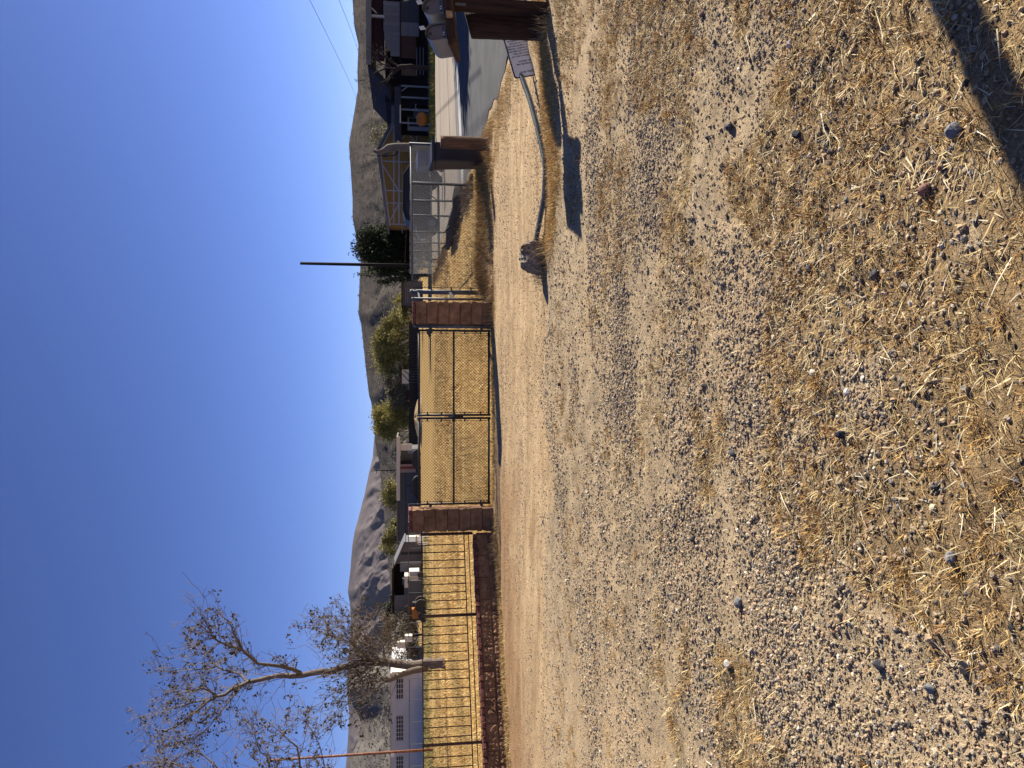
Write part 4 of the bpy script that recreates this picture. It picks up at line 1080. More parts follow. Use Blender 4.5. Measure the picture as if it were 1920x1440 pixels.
def leafy_tree(name, label, base, h, rx, ry, cols, n, seed, lsize, trunk_h=.25, clumps=26, group=None, dark=False, stemn=9, crown_low=.18, spread=.24, cone=False):
    rg = np.random.default_rng(seed); t = thing(name, label, 'tree', base, group); b = Vector(base)
    cz = [crown_low * h + (h * (1 - crown_low)) * u for u in rg.random(clumps)]
    cl = []
    for z in cz:
        f = (z / h - crown_low) / (1 - crown_low); w = (1.05 - f) if cone else math.sqrt(max(.05, 1 - (2 * f - .85) ** 2 / 1.5)); a = rg.uniform(0, 6.28); rr = math.sqrt(rg.random()) * w
        cl.append(b + Vector((rx * rr * math.cos(a), ry * rr * math.sin(a), z)))
    tr = MB(); tr.tube([b + Vector((0, 0, -.2)), b + Vector((rg.normal(0, .1), 0, h * trunk_h)), b + Vector((rg.normal(0, .3), 0, h * .55))], [h * .035, h * .028, h * .012], 8)
    tr.build('trunk', M['bark_dark'], t, True)
    lm = MB()
    for c in cl[:stemn + 8]:
        s = b + Vector((0, 0, h * trunk_h * rg.uniform(.5, 1.1))); md_ = s.lerp(c, .55) + Vector((rg.normal(0, .2), rg.normal(0, .2), -.1 * h * .1))
        lm.tube([s, md_, c], [h * .012, h * .008, h * .003], 4, False)
    lm.build('limbs', M['bark_dark'], t, True)
    k = rg.integers(0, clumps, n); P = np.array([tuple(c) for c in cl])[k]
    cr = np.array([rx * spread * 1.25, ry * spread * 1.25, h * spread * .72])
    g = rg.normal(0, 1, (n, 3)); g *= (np.abs(rg.normal(.75, .3, n)) / np.linalg.norm(g, axis=1))[:, None]
    P = P + g * cr * rg.uniform(.6, 1.2, clumps)[k][:, None]
    P[:, 2] = np.maximum(P[:, 2], b.z + h * .04)
    cc = np.array(cols)[rg.integers(0, len(cols), n)] * rg.uniform(.7, 1.3, (n, 1)) * rg.uniform(.8, 1.2, clumps)[k][:, None]
    leaf_cloud(P, lsize, cc, t, 'crown')
    return t
YG = [(.27, .24, .05), (.34, .29, .075), (.20, .185, .045), (.38, .31, .11)]
DG = [(.022, .030, .010), (.035, .045, .014), (.014, .020, .008)]
OL = [(.13, .12, .05), (.17, .15, .07), (.10, .10, .045)]
GB = [(.20, .175, .14), (.26, .22, .17), (.15, .13, .10)]
def gb(x, y, d): p = at(x, y, d); return (p.x, d, 0.0)
leafy_tree('evergreen_tree', 'dense dark evergreen tree behind the long chain-link fence, next to the dark pole', gb(770, 462, 60), 5.2, 2.25, 1.9, DG, 24000, 1, .18, clumps=60, crown_low=.06, spread=.26)
leafy_tree('evergreen_tree', 'smaller grey-green evergreen left of the dark pole', gb(770, 515, 64), 5.2, 0.9, .9, [(.06, .07, .045), (.045, .055, .03)], 3500, 2, .16, clumps=18)
leafy_tree('willow_tree', 'large yellow-green spring tree behind the far black fence, right one', gb(770, 645, 150), 8.2, 6.4, 4, YG + YG + OL, 22000, 3, .34, clumps=60)
leafy_tree('willow_tree', 'yellow-green spring tree above the seam where the black fence ends, left one', gb(770, 783, 150), 7.9, 4.2, 3.5, YG, 15000, 4, .33, clumps=44)
leafy_tree('shrub_tree', 'olive bushy tree above the roof of the long grey building', gb(770, 925, 128), 5.6, 3.0, 2.2, OL + YG, 7000, 5, .28)
leafy_tree('shrub_tree', 'olive bushy tree behind the white gable left of the gate', gb(770, 1015, 112), 5.2, 3.3, 2.4, OL + YG[:2], 8000, 6, .26)
leafy_tree('shrub_tree', 'brown-green bush left of the pale far houses', gb(770, 722, 146), 5.8, 4.0, 3, OL + GB, 8000, 7, .3)
leafy_tree('shrub_tree', 'sunlit green shrub just right of the right gate pillar', gb(770, 562, 95), 3.2, 1.4, 1.2, YG, 1800, 8, .2)
leafy_tree('shrub_tree', 'green shrub beside the grey shed behind the gate pillar', gb(770, 585, 92), 2.6, 1.6, 1.2, YG + DG[1:2], 1800, 9, .2)
leafy_tree('shrub_tree', 'dark round shrub against the open shed left of the gate', gb(770, 1140, 90), 4.4, 1.8, 1.5, [(.05, .052, .03), (.08, .075, .05)], 3600, 10, .2)
leafy_tree('shrub_tree', 'pale grey-green feathery tree behind the mustard barn', gb(770, 252, 74), 5.2, 2.6, 2, [(.17, .17, .10), (.22, .20, .12), (.13, .14, .08)], 2600, 11, .2)
leafy_tree('shrub_tree', 'tangled brown thicket under the bare tree', gb(770, 1190, 84), 4.2, 3.2, 2, [(.13, .10, .07), (.18, .14, .09), (.10, .09, .05)], 4200, 12, .2, stemn=18)
leafy_tree('evergreen_tree', 'unseen conifer added outside the right edge to cast the shadow on the road', (19.9, 26.6, 0), 6.2, 5.4, 5.4, DG, 16000, 13, .4, clumps=70, crown_low=.03, spread=.17, cone=True)  # unseen tree, added and shaped to throw the shadow on the asphalt

# far brush on the lower slopes: nobody could count it
n = 2600
d = np.exp(rng.uniform(math.log(165), math.log(620), n)); u = rng.uniform(-900, 900, n); x = u / F_PX * d
bx_ = MB(); PV = []; PC = []
for i in range(n):
    s = rng.uniform(1.4, 3.6); m = 16
    zb = max(0, (d[i] - 420) / 1280) ** 1.15 * 120 if u[i] > -150 else 0
    P = np.array([x[i], d[i], zb + s * .5]) + rng.normal(0, 1, (m, 3)) * np.array([s * .55, s * .4, s * .45])
    PV.append(P); base = np.array(GB[rng.integers(0, 3)]) if rng.random() < .62 else np.array(OL[rng.integers(0, 3)]) * .8
    PC.append(np.repeat((base * rng.uniform(.55, 1.1))[None], m, 0))
for nm, cnt, smin, smax, cols_ in (('brushy_hill', 5200, 1.5, 3.6, [(.062, .058, .042), (.08, .07, .05), (.052, .052, .038)]), ('left_hill', 2600, 1.0, 2.2, [(.085, .075, .062), (.07, .062, .05), (.11, .097, .08)])):
    hv_ = HILLV[nm]; rows, cols__ = hv_.shape[0] - 8, hv_.shape[1]
    for i in range(cnt):
        a = int(rng.integers(1, rows - 1)); b = int(rng.integers(0, cols__ - 1))
        w = rng.random(2); p0 = hv_[a, b] * (1 - w[0]) + hv_[a, b + 1] * w[0]; p1 = hv_[a + 1, b] * (1 - w[0]) + hv_[a + 1, b + 1] * w[0]
        p = p0 * (1 - w[1]) + p1 * w[1]; s = rng.uniform(smin, smax) * (.6 + p[1] / 1300); m = 7
        PV.append(p + np.array([0, 0, s * .3]) + rng.normal(0, 1, (m, 3)) * np.array([s * .6, s * .5, s * .35]))
        PC.append(np.repeat((np.array(cols_[rng.integers(0, 3)]) * rng.uniform(.6, 1.3))[None], m, 0))
PS = np.concatenate([np.full(len(p), .95 if k < 2600 else (2.3 if k < 7800 else 1.6)) for k, p in enumerate(PV)])
PV = np.concatenate(PV); PC = np.concatenate(PC)
ob = leaf_cloud(PV, PS, PC, None, 'far_brush'); tag(ob, 'grey and olive brush covering the flats below the hills', 'brush', kind='stuff')
# bare grey saplings in front of the brush
sap = MB()
for i in range(420):
    dd = rng.uniform(115, 330); xx = rng.uniform(-780, 760) / F_PX * dd
    if -200 < xx / dd * F_PX < 60 and dd < 160: continue
    hh = rng.uniform(2.2, 5.0)
    for _ in range(7):
        a = Vector((xx, dd, .3)); b = a + Vector((rng.normal(0, .32) * hh, rng.normal(0, .2), hh * rng.uniform(.6, 1)))
        sap.tube([a, a.lerp(b, .5) + Vector((rng.normal(0, .15), 0, .2)), b], [.075, .05, .02], 3, False)
tag(sap.build('far_saplings', M['bark']), 'bare grey saplings massed on the flats below the hills', 'saplings', kind='stuff')

# ================================================================== POLES AND WIRES
M['rust_pole'] = mat('rust_pole', (0.124, 0.053, 0.031), 0.85, 0.3, 6, bmp=0.3, col2=(0.26, 0.12, 0.075))
M['tarred'] = mat('tarred', (0.014, 0.011, 0.010), 0.9, 0.3, 6)
M['cable'] = mat('cable', (0.03, 0.03, 0.032), 0.8, 0.1, 5, bmp=0)
t = thing('rusty_pole', 'tall rust-brown pole in the field at the left edge behind the iron fence', 'pole', (-24.35, 50, 0))
top = at(505, 1423, 50)
MB().tube([(-24.35, 50, -.3), (-24.35, 50, 4), (-24.35, 50, top.z)], [.095, .085, .07], 12).build('shaft', M['rust_pole'], t, True)
MB().box(-24.62, -24.40, 49.86, 50.14, 2.55, 2.78).build('meter_box', M['flag_white'] , t)
t = thing('utility_pole', 'dark wooden pole rising above the evergreen tree', 'pole', (8.64, 55, 0))
top = at(563, 500, 55)
MB().tube([(8.64, 55, -.3), (8.64, 55, top.z)], [.13, .105], 12).build('shaft', M['tarred'], t, True)
MB().tube([(8.64, 55, 1.9), (12.2, 55.4, 1.75)], .02, 5).build('guy_pipe', M['rust_pole'], t)
t = thing('utility_pole', 'thin far utility pole with insulators above the white roof of the grey building', 'pole', gb(760, 881, 135))
b = Vector(t.location); tp = at(702, 881, 135).z
MB().tube([b, (b.x, b.y, tp)], .11, 8).build('shaft', M['tarred'], t, True)
for zz, w in ((tp - .35, 1.0), (tp - 2.2, .8)):
    MB().box(b.x - w * .5, b.x + w * .1, b.y - .08, b.y + .08, zz - .06, zz + .06).build('crossarm', M['tarred'], t)
    MB().tube([(b.x - w * .48, b.y - .05, zz + .05), (b.x - w * .48, b.y - .05, zz + .32)], .12, 6).build('insulator', M['flag_white'], t)
# pole outside the right edge whose shadow crosses the near corner
t = thing('street_pole', 'slim pole outside the right edge whose shadow crosses the nearest corner', 'pole', (3.50, 3.24, 0))
MB().tube([(3.50, 3.24, -.2), (3.50, 3.24, 3.6)], [.072, .066], 12).build('shaft', M['grey_wood'], t, True)
for i, (a, b, lab) in enumerate(((((575, 0), (668, 182)), None, 'upper power cable in the sky above the right-hand roofs'), (((630, 0), (676, 110)), None, 'lower power cable in the sky above the right-hand roofs'))):
    A = at(*a[0], 70); B = at(*a[1], 150)
    A = A + (A - B) * .6
    t = thing('power_line', lab, 'cable', tuple(A), 'power cables at the right')
    MB().tube([A.lerp(B, k / 10) - Vector((0, 0, 1.2 * (k / 10) * (1 - k / 10))) for k in range(11)], .022, 4).build('cable', M['cable'], t)

# ================================================================== BUILDINGS
M['mustard'] = mat('mustard', (0.36, 0.20, 0.05), 0.85, 0.12, 3, bmp=0.2)
M['trim'] = mat('trim', (0.44, 0.405, 0.365), 0.8, 0.1, 5)
M['roof_grey'] = mat('roof_grey', (0.167, 0.158, 0.149), 0.8, 0.15, 3)
M['roof_dark'] = mat('roof_dark', (0.022, 0.017, 0.017), 0.85, 0.25, 3)
M['siding_grey'] = mat('siding_grey', (0.134, 0.131, 0.137), 0.7, 0.1, 3)
M['siding_blue'] = mat('siding_blue', (0.037, 0.039, 0.050), 0.7, 0.15, 3)
M['siding_brown'] = mat('siding_brown', (0.058, 0.025, 0.015), 0.8, 0.15, 3)
M['siding_tan'] = mat('siding_tan', (0.108, 0.071, 0.039), 0.8, 0.15, 3)
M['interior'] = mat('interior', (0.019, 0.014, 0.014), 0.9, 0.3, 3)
M['maroon'] = mat('maroon', (0.022, 0.004, 0.007), 0.8, 0.2, 3)
M['white_wall'] = mat('white_wall', (0.46, 0.455, 0.455), 0.8, 0.06, 1.5)
M['cream'] = mat('cream', (0.72, 0.64, 0.48), 0.8, 0.06, 3)
M['slate'] = mat('slate', (0.090, 0.096, 0.096), 0.8, 0.12, 2)
M['glass_dark'] = mat('glass_dark', (0.012, 0.014, 0.016), 0.35, 0.2, 2, bmp=0, spec=0.3)
M['black_fence'] = mat('black_fence', (0.010, 0.011, 0.014), 0.7, 0.3, 2)
M['red_paint'] = mat('red_paint', (0.186, 0.031, 0.019), 0.6, 0.15, 4)
M['orange'] = mat('orange', (0.384, 0.136, 0.019), 0.5, 0.15, 4)
M['pink_wall'] = mat('pink_wall', (0.384, 0.279, 0.223), 0.85, 0.1, 3)
M['steel'] = mat('steel', (0.223, 0.229, 0.236), 0.5, 0.15, 4, metal=0.3)
def part_box(name, mt, parent, *b): return MB().box(*b).build(name, M[mt], parent)

# --- mustard barn with white cross bracing (front at 56 m)
YB = 56.0
bn = thing('mustard_barn', 'mustard-yellow barn with white cross-braced trim beyond the lot', 'barn', (15.7, YB, 0))
prof = [(11.85, 0), (19.6, 0), (19.6, 2.62), (17.25, 3.80), (11.85, 3.10)]
MB().prism(prof, YB, YB + 9).build('wall', M['mustard'], bn)
rf_ = MB(); rf_.prism([(11.5, 3.06), (17.25, 3.815), (19.95, 2.46), (19.95, 2.60), (17.25, 3.97), (11.5, 3.20)], YB - .35, YB + 9.3)
rf_.build('roof', M['roof_grey'], bn)
def board(p0, p1, w=.11, y=YB - .02):
    MB().beam((p0[0], y, p0[1]), (p1[0], y, p1[1]), .04, w, up=(0, 0, 1) if abs(p1[0]-p0[0]) > .01 else (1, 0, 0)).build('trim_board', M['trim'], bn)
def bz(x): return EYE + (HORIZON - x) * YB / F_PX
def bxx(y): return (720 - y) * YB / F_PX
board((11.9, bz(739)), (19.55, bz(739))); board((11.9, bz(748.5)), (19.55, bz(748.5)), y=YB - .021)
for yy, z0, z1 in ((308, .1, 3.5), (362, 1.0, 3.3), (385, 1.0, 3.2), (424, .1, 3.0), (231, .1, 2.5)):
    board((bxx(yy), z0), (bxx(yy), z1), .09, YB - .03)
board((bxx(311), bz(716)), (bxx(362), bz(748)), .09, YB - .04); board((bxx(387), bz(748)), (bxx(422), bz(730)), .09, YB - .04)
board((bxx(235), bz(748)), (bxx(272), bz(780)), .09, YB - .045); board((bxx(238), bz(780)), (bxx(272), bz(748)), .09, YB - .055)
board((bxx(236), bz(781)), (bxx(275), bz(781)), .09, YB - .065)
board((17.25, 3.70), (11.7, 3.0), .12, YB - .075); board((17.25, 3.70), (19.75, 2.46), .12, YB - .078)
vt = part_box('vent', 'interior', bn, bxx(300), bxx(290), YB - .03, YB + .01, bz(728), bz(719))
for k in range(4): part_box('slat', 'trim', vt, bxx(300) + .03, bxx(290) - .03, YB - .04, YB - .005, bz(728) + .03 + k * .085, bz(728) + .06 + k * .085)
MB().tube([(bxx(312), YB - .3, .1), (bxx(312), YB - .3, bz(757)), (bxx(335), YB - .3, bz(757)), (bxx(335), YB - .3, .2)], .03, 6).build('red_pipe', M['red_paint'], bn, True)

# --- dark gabled house with covered porch at the right edge (front at 50 m)
YH = 50.0
def hx(y): return (720 - y) * YH / F_PX
def hz(x): return EYE + (HORIZON - x) * YH / F_PX
hs = thing('gabled_house', 'dark gabled house with grey board front and open porch at the right edge', 'house', (23.5, YH, 0))
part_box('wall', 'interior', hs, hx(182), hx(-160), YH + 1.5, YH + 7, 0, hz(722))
MB().prism([(hx(182), hz(733)), (hx(138), hz(692)), (hx(-160), hz(690)), (hx(-160), hz(697)), (hx(134), hz(699)), (hx(176), hz(738))], YH - .4, YH + 7.2).build('roof', M['roof_dark'], hs)
part_box('fascia', 'roof_grey', hs, hx(136), hx(-160), YH - .47, YH - .41, hz(698.5), hz(689))
part_box('loft_front', 'maroon', hs, hx(120), hx(-160), YH + .2, YH + .3, hz(722), hz(700))
for k in range(11):
    y0 = 113 - k * 9.2; top_ = 727 - min(k * 1.4, 7) + (6 if k == 0 else 0)
    part_box('board', 'siding_grey', hs, hx(y0), hx(y0 - 8.9), YH - .05, YH + .04, hz(750), hz(top_))
part_box('beam', 'roof_dark', hs, hx(125), hx(-160), YH - .12, YH - .06, hz(752), hz(750))
for k in range(8):
    a0, a1 = hz(785) + k * .148, hz(785) + k * .148 + .143
    part_box('clapboard', 'siding_blue', hs, hx(48), hx(-160), YH - .03 + .004 * k, YH + .05, a0, a1)
    part_box('clapboard', 'siding_grey', hs, hx(74), hx(48.5), YH - .03 + .004 * k, YH + .05, a0, a1)
part_box('brown_panel', 'siding_brown', hs, hx(115), hx(75), YH - .02, YH + .05, hz(780), hz(753))
part_box('tan_panel', 'siding_tan', hs, hx(147), hx(126), YH - .02, YH + .05, hz(782), hz(753))
part_box('porch_post', 'trim', hs, hx(46), hx(42), YH - .30, YH - .14, hz(722), hz(698.5))
MB().beam((hx(38), YH - .2, hz(708)), (hx(29), YH - .2, hz(699)), .06, .08).build('porch_brace', M['trim'], hs)
for k in range(4): part_box('porch_rail', 'steel', hs, hx(135), hx(134), YH - .5, YH - .45, .1, hz(778)) if k == 0 else MB().beam((hx(150), YH - .48, hz(775 + k * 6)), (hx(100), YH - .48, hz(775 + k * 6)), .03, .03).build('porch_rail', M['steel'], hs)
# --- open carport between the house and the barn
cp = thing('open_carport', 'low open carport with pale roof edge and dark clutter beside the mustard barn', 'carport', (18.8, 51, 0))
part_box('roof', 'siding_blue', cp, hx(233), hx(165), 50.3, 55, hz(752), hz(740))
part_box('roof_edge', 'cream', cp, hx(233), hx(200), 50.2, 50.29, hz(752), hz(749.5))
part_box('ridge', 'roof_grey', cp, hx(222), hx(180), 52, 52.6, hz(740), hz(733))
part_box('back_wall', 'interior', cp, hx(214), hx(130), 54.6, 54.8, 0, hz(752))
for yy in (162, 183, 206, 231): part_box('post', 'steel', cp, hx(yy) - .05, hx(yy) + .05, 50.4, 50.5, 0, hz(752))
MB().beam((hx(163), 50.45, hz(764)), (hx(172), 50.45, hz(753)), .06, .06).build('brace', M['steel'], cp)
part_box('shelf', 'slate', cp, hx(200), hx(186), 52, 53, 0, hz(775))
part_box('cupboard', 'steel', cp, hx(219), hx(200), 52.5, 53.2, 0, hz(764))
part_box('cupboard_door', 'interior', cp, hx(217), hx(202), 52.44, 52.49, .1, hz(767))
# bare dark tree in front of the house
def hq(x, y, dd=0): return at(x, y, 47 + dd)
tl = [([(hq(800,128).x, 47, 0), hq(770,126), hq(752,126), hq(745,128)], .16, .13), ([hq(750,127), hq(735,118), hq(724,108), hq(712,100)], .10, .02), ([hq(748,128), hq(732,142), hq(722,152), hq(712,160)], .11, .03), ([hq(748,128), hq(725,127), hq(705,135), hq(698,140)], .07, .02), ([hq(730,124), hq(715,118), hq(703,112)], .05, .015)]
tree_from_limbs('pruned_tree', 'dark bare pruned tree in front of the gabled house', (hq(800,128).x, 47, 0), tl, 26, 60, 33, bark='bark_dark')
# grey cut trunk by the barn
def kq(x, y): return at(x, y, 44)
t = thing('pollard_trunk', 'pale grey cut-off tree trunk in front of the mustard barn', 'tree', (kq(770,275).x, 44, 0))
MB().tube([(kq(770,277).x, 44, 0), kq(757,276), kq(740,276), kq(728,277), kq(718,283), kq(708,286), kq(702,282)], [.27, .25, .24, .21, .15, .12, .13], 10).build('trunk', M['bark'], t, True)
MB().tube([kq(752,276), kq(748,268), kq(745,265)], [.12, .08, .05], 7).build('stub', M['bark'], t, True)
MB().tube([kq(748,278), kq(744,288), kq(738,292), kq(705,292), kq(680,289)], [.07, .05, .03, .02, .015], 6).build('whip', M['bark_dark'], t, True)

# grass strip before the house
near = Grass(); n = 9000
y_ = rng.uniform(45.5, 49, n); x_ = rng.uniform(15.2, 28, n)
near.add(*blades(np.stack([x_, y_, np.zeros(n)], 1), rng.uniform(.15, .5, n), np.full(n, .03), rng.uniform(0, .9, n), rng.uniform(-.2, .6, n), cpick([(.22, .22, .045), (.30, .27, .07), (.40, .32, .10)], n)))
near.build('green_verge', 'strip of green grass in front of the gabled house', M['straw'])

# --- vehicles and clutter on the lot
M['car_black'] = mat('car_black', (0.008, 0.008, 0.009), 0.45, 0.1, 3, bmp=0, spec=0.3)
def suv(x0, x1, y, label, colm):
    t = thing('parked_car', label, 'car', ((x0+x1)/2, y, 0)); L = x1 - x0; W = 1.8
    P = [(0,.42),(0,.95),(.04,1.12),(.17,1.2),(.25,1.78),(.36,1.92),(.80,1.9),(.93,1.55),(.985,1.15),(1,.9),(1,.42)]
    mb = MB().prism([(x0 + p[0]*L, p[1]) for p in P], y - W/2, y + W/2); mb.build('body', M[colm], t, bevel=.06)
    for g in ([(.285,1.26),(.32,1.72),(.50,1.78),(.50,1.26)], [(.53,1.26),(.53,1.78),(.74,1.76),(.74,1.26)], [(.77,1.26),(.77,1.75),(.82,1.74),(.92,1.28)]):
        MB().prism([(x0 + p[0]*L, p[1]) for p in g], y - W/2 - .012, y - W/2 + .05).build('window', M['glass_dark'], t)
    for k in (.2, .8):
        for s in (-1, 1):
            w = MB().tube([(x0+k*L, y + s*(W/2-.21), .35), (x0+k*L, y + s*(W/2+.01), .35)], .35, 18).build('wheel', M['tar'], t)
            MB().tube([(x0+k*L, y + s*(W/2+.012), .35), (x0+k*L, y + s*(W/2+.025), .35)], .2, 14).build('rim', M['steel'], w)
    MB().box(x0 + .3*L, x0 + .72*L, y - W/2 - .06, y - W/2 + .02, .38, .45).build('running_board', M['steel'], t)
    MB().box(x0 + .3, x1 - .5, y - .7, y - .66, 1.93, 1.96).build('roof_rail', M['steel'], t)
    MB().box(x0 - .01, x0 + .05, y - .8, y - .5, .75, .92).build('headlight', M['flag_white'], t)
    MB().box(x1 - .05, x1 + .01, y - .85, y - .62, .85, 1.15).build('tail_light', M['red_paint'], t)
    return t
suv(7.75, 12.0, 41.0, 'black car parked on the lot behind the long chain-link fence', 'car_black')
t = wheelie_bin(at(790,302,34).x, 34, .1, 'blue wheeled bin standing on the lot behind the fence, left of the short timber post', h=1.25, w=.75, dp=.7)
for ch in t.children:
    if ch.name.split('.')[0] in ('tub', 'lid'): ch.data.materials[0] = M.setdefault('bin_b2', mat('bin_b2', (.015, .03, .12), .5, .2, 4))
# red frame cart beside the blue bin
t = thing('utility_cart', 'small red frame cart beside the blue bin on the lot', 'cart', (at(800,325,36).x, 36, 0)); cx = t.location.x
MB().box(cx - .5, cx + .45, 35.7, 36.3, .3, .55).build('tray', M['maroon'], t)
MB().tube([(cx + .45, 36, .5), (cx + .6, 36, 1.25), (cx + .25, 36, 1.3)], .03, 6).build('handle', M['red_paint'], t, True)
for s in (-.35, .3): MB().tube([(cx + s, 35.65, .2), (cx + s, 35.75, .2)], .2, 12).build('wheel', M['tar'], t)
# orange mixer drum by the carport
t = thing('concrete_mixer', 'orange concrete mixer standing by the carport', 'mixer', (at(800,226,47).x, 47, 0)); cx = t.location.x
MB().tube([(cx - .3, 47, .62), (cx - .2, 47, .66), (cx, 47, .75), (cx + .3, 47, .85), (cx + .42, 47, .9)], [.1, .34, .42, .33, .2], 14).build('drum', M['orange'], t, True)
MB().tube([(cx - .35, 47, .1), (cx - .2, 47, .62)], .035, 6).build('leg', M['steel'], t); MB().tube([(cx + .45, 47, .1), (cx + .25, 47, .65)], .035, 6).build('leg', M['steel'], t)
MB().tube([(cx + .4, 46.7, .2), (cx + .4, 46.8, .2)], .2, 12).build('wheel', M['tar'], t)
MB().tube([(cx + .42, 47, .9), (cx + .8, 47, 1.2), (cx + 1.0, 47, 1.15)], .03, 6).build('tow_handle', M['steel'], t, True)
# weathered logs by the side fence
for i, (a, b, r, lab) in enumerate((((4.95, 26.2, .16), (5.55, 21.3, .15), .17, 'longer dark log lying along the foot of the long fence'), ((5.2, 28.5, .14), (5.05, 25.0, .14), .12, 'thin weathered log beside the longer dark log by the fence'))):
    t = thing('fallen_log', lab, 'log', a, 'logs by the long fence'); A = Vector(a); B = Vector(b)
    MB().tube([A.lerp(B, k / 8) + Vector((random.uniform(-.05, .05), 0, random.uniform(-.03, .03))) for k in range(9)], [r * random.uniform(.8, 1.1) for _ in range(9)], 9).build('trunk', M['bark_dark'], t, True)
    c_ = A.lerp(B, .4); MB().tube([c_, c_ + Vector((-.3, -.3, .25))], [.06, .03], 6).build('stub', M['bark_dark'], t, True)

# --- grey shed and pale shed behind the right pillar
t = thing('grey_shed', 'small grey shed with stacked slats behind the right gate pillar', 'shed', at(768, 548, 90).to_tuple()[:2] + (0,))
X0, X1 = at(768, 572, 90).x, at(768, 527, 90).x
part_box('wall', 'slate', t, X0, X1, 90, 93, 0, 2.4)
part_box('tank', 'siding_grey', t, X1 - .1, X1 + 1.6, 89.2, 90, 2.0, 3.4)
for k in range(6): part_box('slat', 'siding_grey', t, X0 + .2, X1 - .8, 89.85, 89.98, .75 + k * .24, .9 + k * .24)
part_box('roof', 'roof_dark', t, X0 - .2, X1 + .2, 89.7, 93.3, 2.41, 2.52)

# --- far black board fence
bf = thing('board_fence', 'long black board fence across the back of the dry field', 'fence', (-2, 128, 0))
x0, x1 = at(770, 856, 128).x, at(770, 600, 128).x
pm = MB().box(-.232, .232, -.02, .02, 0, 1.68); pme = bpy.data.meshes.new('board'); pme.from_pydata(pm.v, [], pm.f); pme.materials.append(M['black_fence'])
k = 0; xx = x0
while xx < x1:
    o = link_mesh('board', pme, None, bf, loc=(xx + 2, 0, random.uniform(-.03, .05))); xx += .475; k += 1
part_box('rail', 'black_fence', bf, x0, x1, 128.03, 128.1, .5, .6)
# dirt heap before it
def heap(px, py, d, rx, h, label):
    p = at(px, py, d); V = []; n = 24; m = 6
    for j in range(m + 1):
        for k in range(n):
            a = 6.283 * k / n; r_ = rx * (1 - j / m) * (1 + .2 * math.sin(3 * a + px)); V.append((p.x + r_ * math.cos(a), d + r_ * .6 * math.sin(a), -.05 + h * (1 - (1 - j / m) ** 1.6) * (1 + .1 * math.sin(5 * a))))
    Q = [(j*n+k, j*n+(k+1) % n, (j+1)*n+(k+1) % n, (j+1)*n+k) for j in range(m) for k in range(n)]
    t = thing('dirt_heap', label, 'heap', (p.x, d, 0)); MB().add(V, Q).build('soil', mat('soil', (.36, .25, .13), .95, .25, 1.5, bmp=.6, bscale=6), t, True)
heap(785, 782, 96, 3.6, .95, 'tan heap of soil in front of the left end of the black fence')
# --- pale houses behind the black fence
def small_house(ya, yb, d, ztop, wallm, label, roofm='roof_dark', overhang=.3):
    xa, xb = at(768, yb, d).x, at(768, ya, d).x
    t = thing('far_house', label, 'house', ((xa+xb)/2, d, 0)); part_box('wall', wallm, t, xa, xb, d, d + 6, 0, ztop)
    part_box('roof', roofm, t, xa - overhang, xb + overhang, d - .4, d + 6.4, ztop + .01, ztop + .22)
    return t, xa, xb
h1, xa, xb = small_house(693, 719, 142, 3.0, 'cream', 'sunlit cream house wall behind the black fence, right one of two')
MB().beam((xa + .4, 141.9, 1.6), (xb - .8, 141.9, 2.9), .05, .14).build('stair_rail', M['roof_dark'], h1); MB().beam((xb - .9, 141.85, 1.6), (xb - .2, 141.85, 2.6), .05, .14).build('stair_rail', M['roof_dark'], h1)
h2, xa, xb = small_house(716, 750, 145, 3.25, 'siding_brown', 'brown house with a cream front corner behind the black fence, left one of two')
part_box('front_panel', 'cream', h2, xb - 1.55, xb - .05, 144.9, 144.98, 1.0, 3.2)
# --- long grey building
YG_ = 110.0
def lx(y): return (720 - y) * YG_ / F_PX
def lz(x): return EYE + (HORIZON - x) * YG_ / F_PX
lb = thing('long_grey_building', 'long low grey building with cream fascia beyond the field', 'building', (lx(910), YG_, 0))
part_box('wall', 'slate', lb, lx(1012), lx(884), YG_, YG_ + 9, 0, lz(747))
part_box('wall', 'slate', lb, lx(868), lx(842), YG_ + 1.2, YG_ + 9, 0, lz(752))
part_box('fascia', 'cream', lb, lx(935), lx(817), YG_ - .6, YG_ - .45, lz(750.5), lz(744))
part_box('roof', 'roof_grey', lb, lx(1012), lx(817), YG_ - .44, YG_ + 9, lz(746.5), lz(744))
part_box('end_wall', 'pink_wall', lb, lx(884), lx(869), YG_ - .2, YG_ + .3, 0, lz(751))
part_box('red_column', 'red_paint', lb, lx(877), lx(873), YG_ - .3, YG_ - .21, 0, lz(751))
part_box('doorway', 'interior', lb, lx(868.5), lx(862), YG_ - .1, YG_ + 1, 0, lz(751))
part_box('gable_sign', 'cream', lb, lx(843), lx(831), YG_ - .3, YG_ - .1, 1.2, lz(751))
part_box('seam', 'roof_dark', lb, lx(1010), lx(885), YG_ - .03, YG_ - .005, lz(761.5), lz(760.5))
part_box('pier', 'steel', lb, lx(847), lx(841), YG_ - 1.6, YG_ - 1.3, 0, lz(765))
part_box('seam', 'roof_dark', lb, lx(909), lx(908), YG_ - .028, YG_ - .006, 0, lz(762))
for i, (yy, c, lab) in enumerate(((857, 'glass_dark', 'dark low car parked by the grey building, near its door'), (905, 'tar', 'black low car parked along the middle of the grey building wall'))):
    s = suv(lx(yy) - 1.6, lx(yy) + 1.6, YG_ - 4, lab, c if c in ('glass_dark',) else 'car_black'); s.scale = (1, 1, .62)
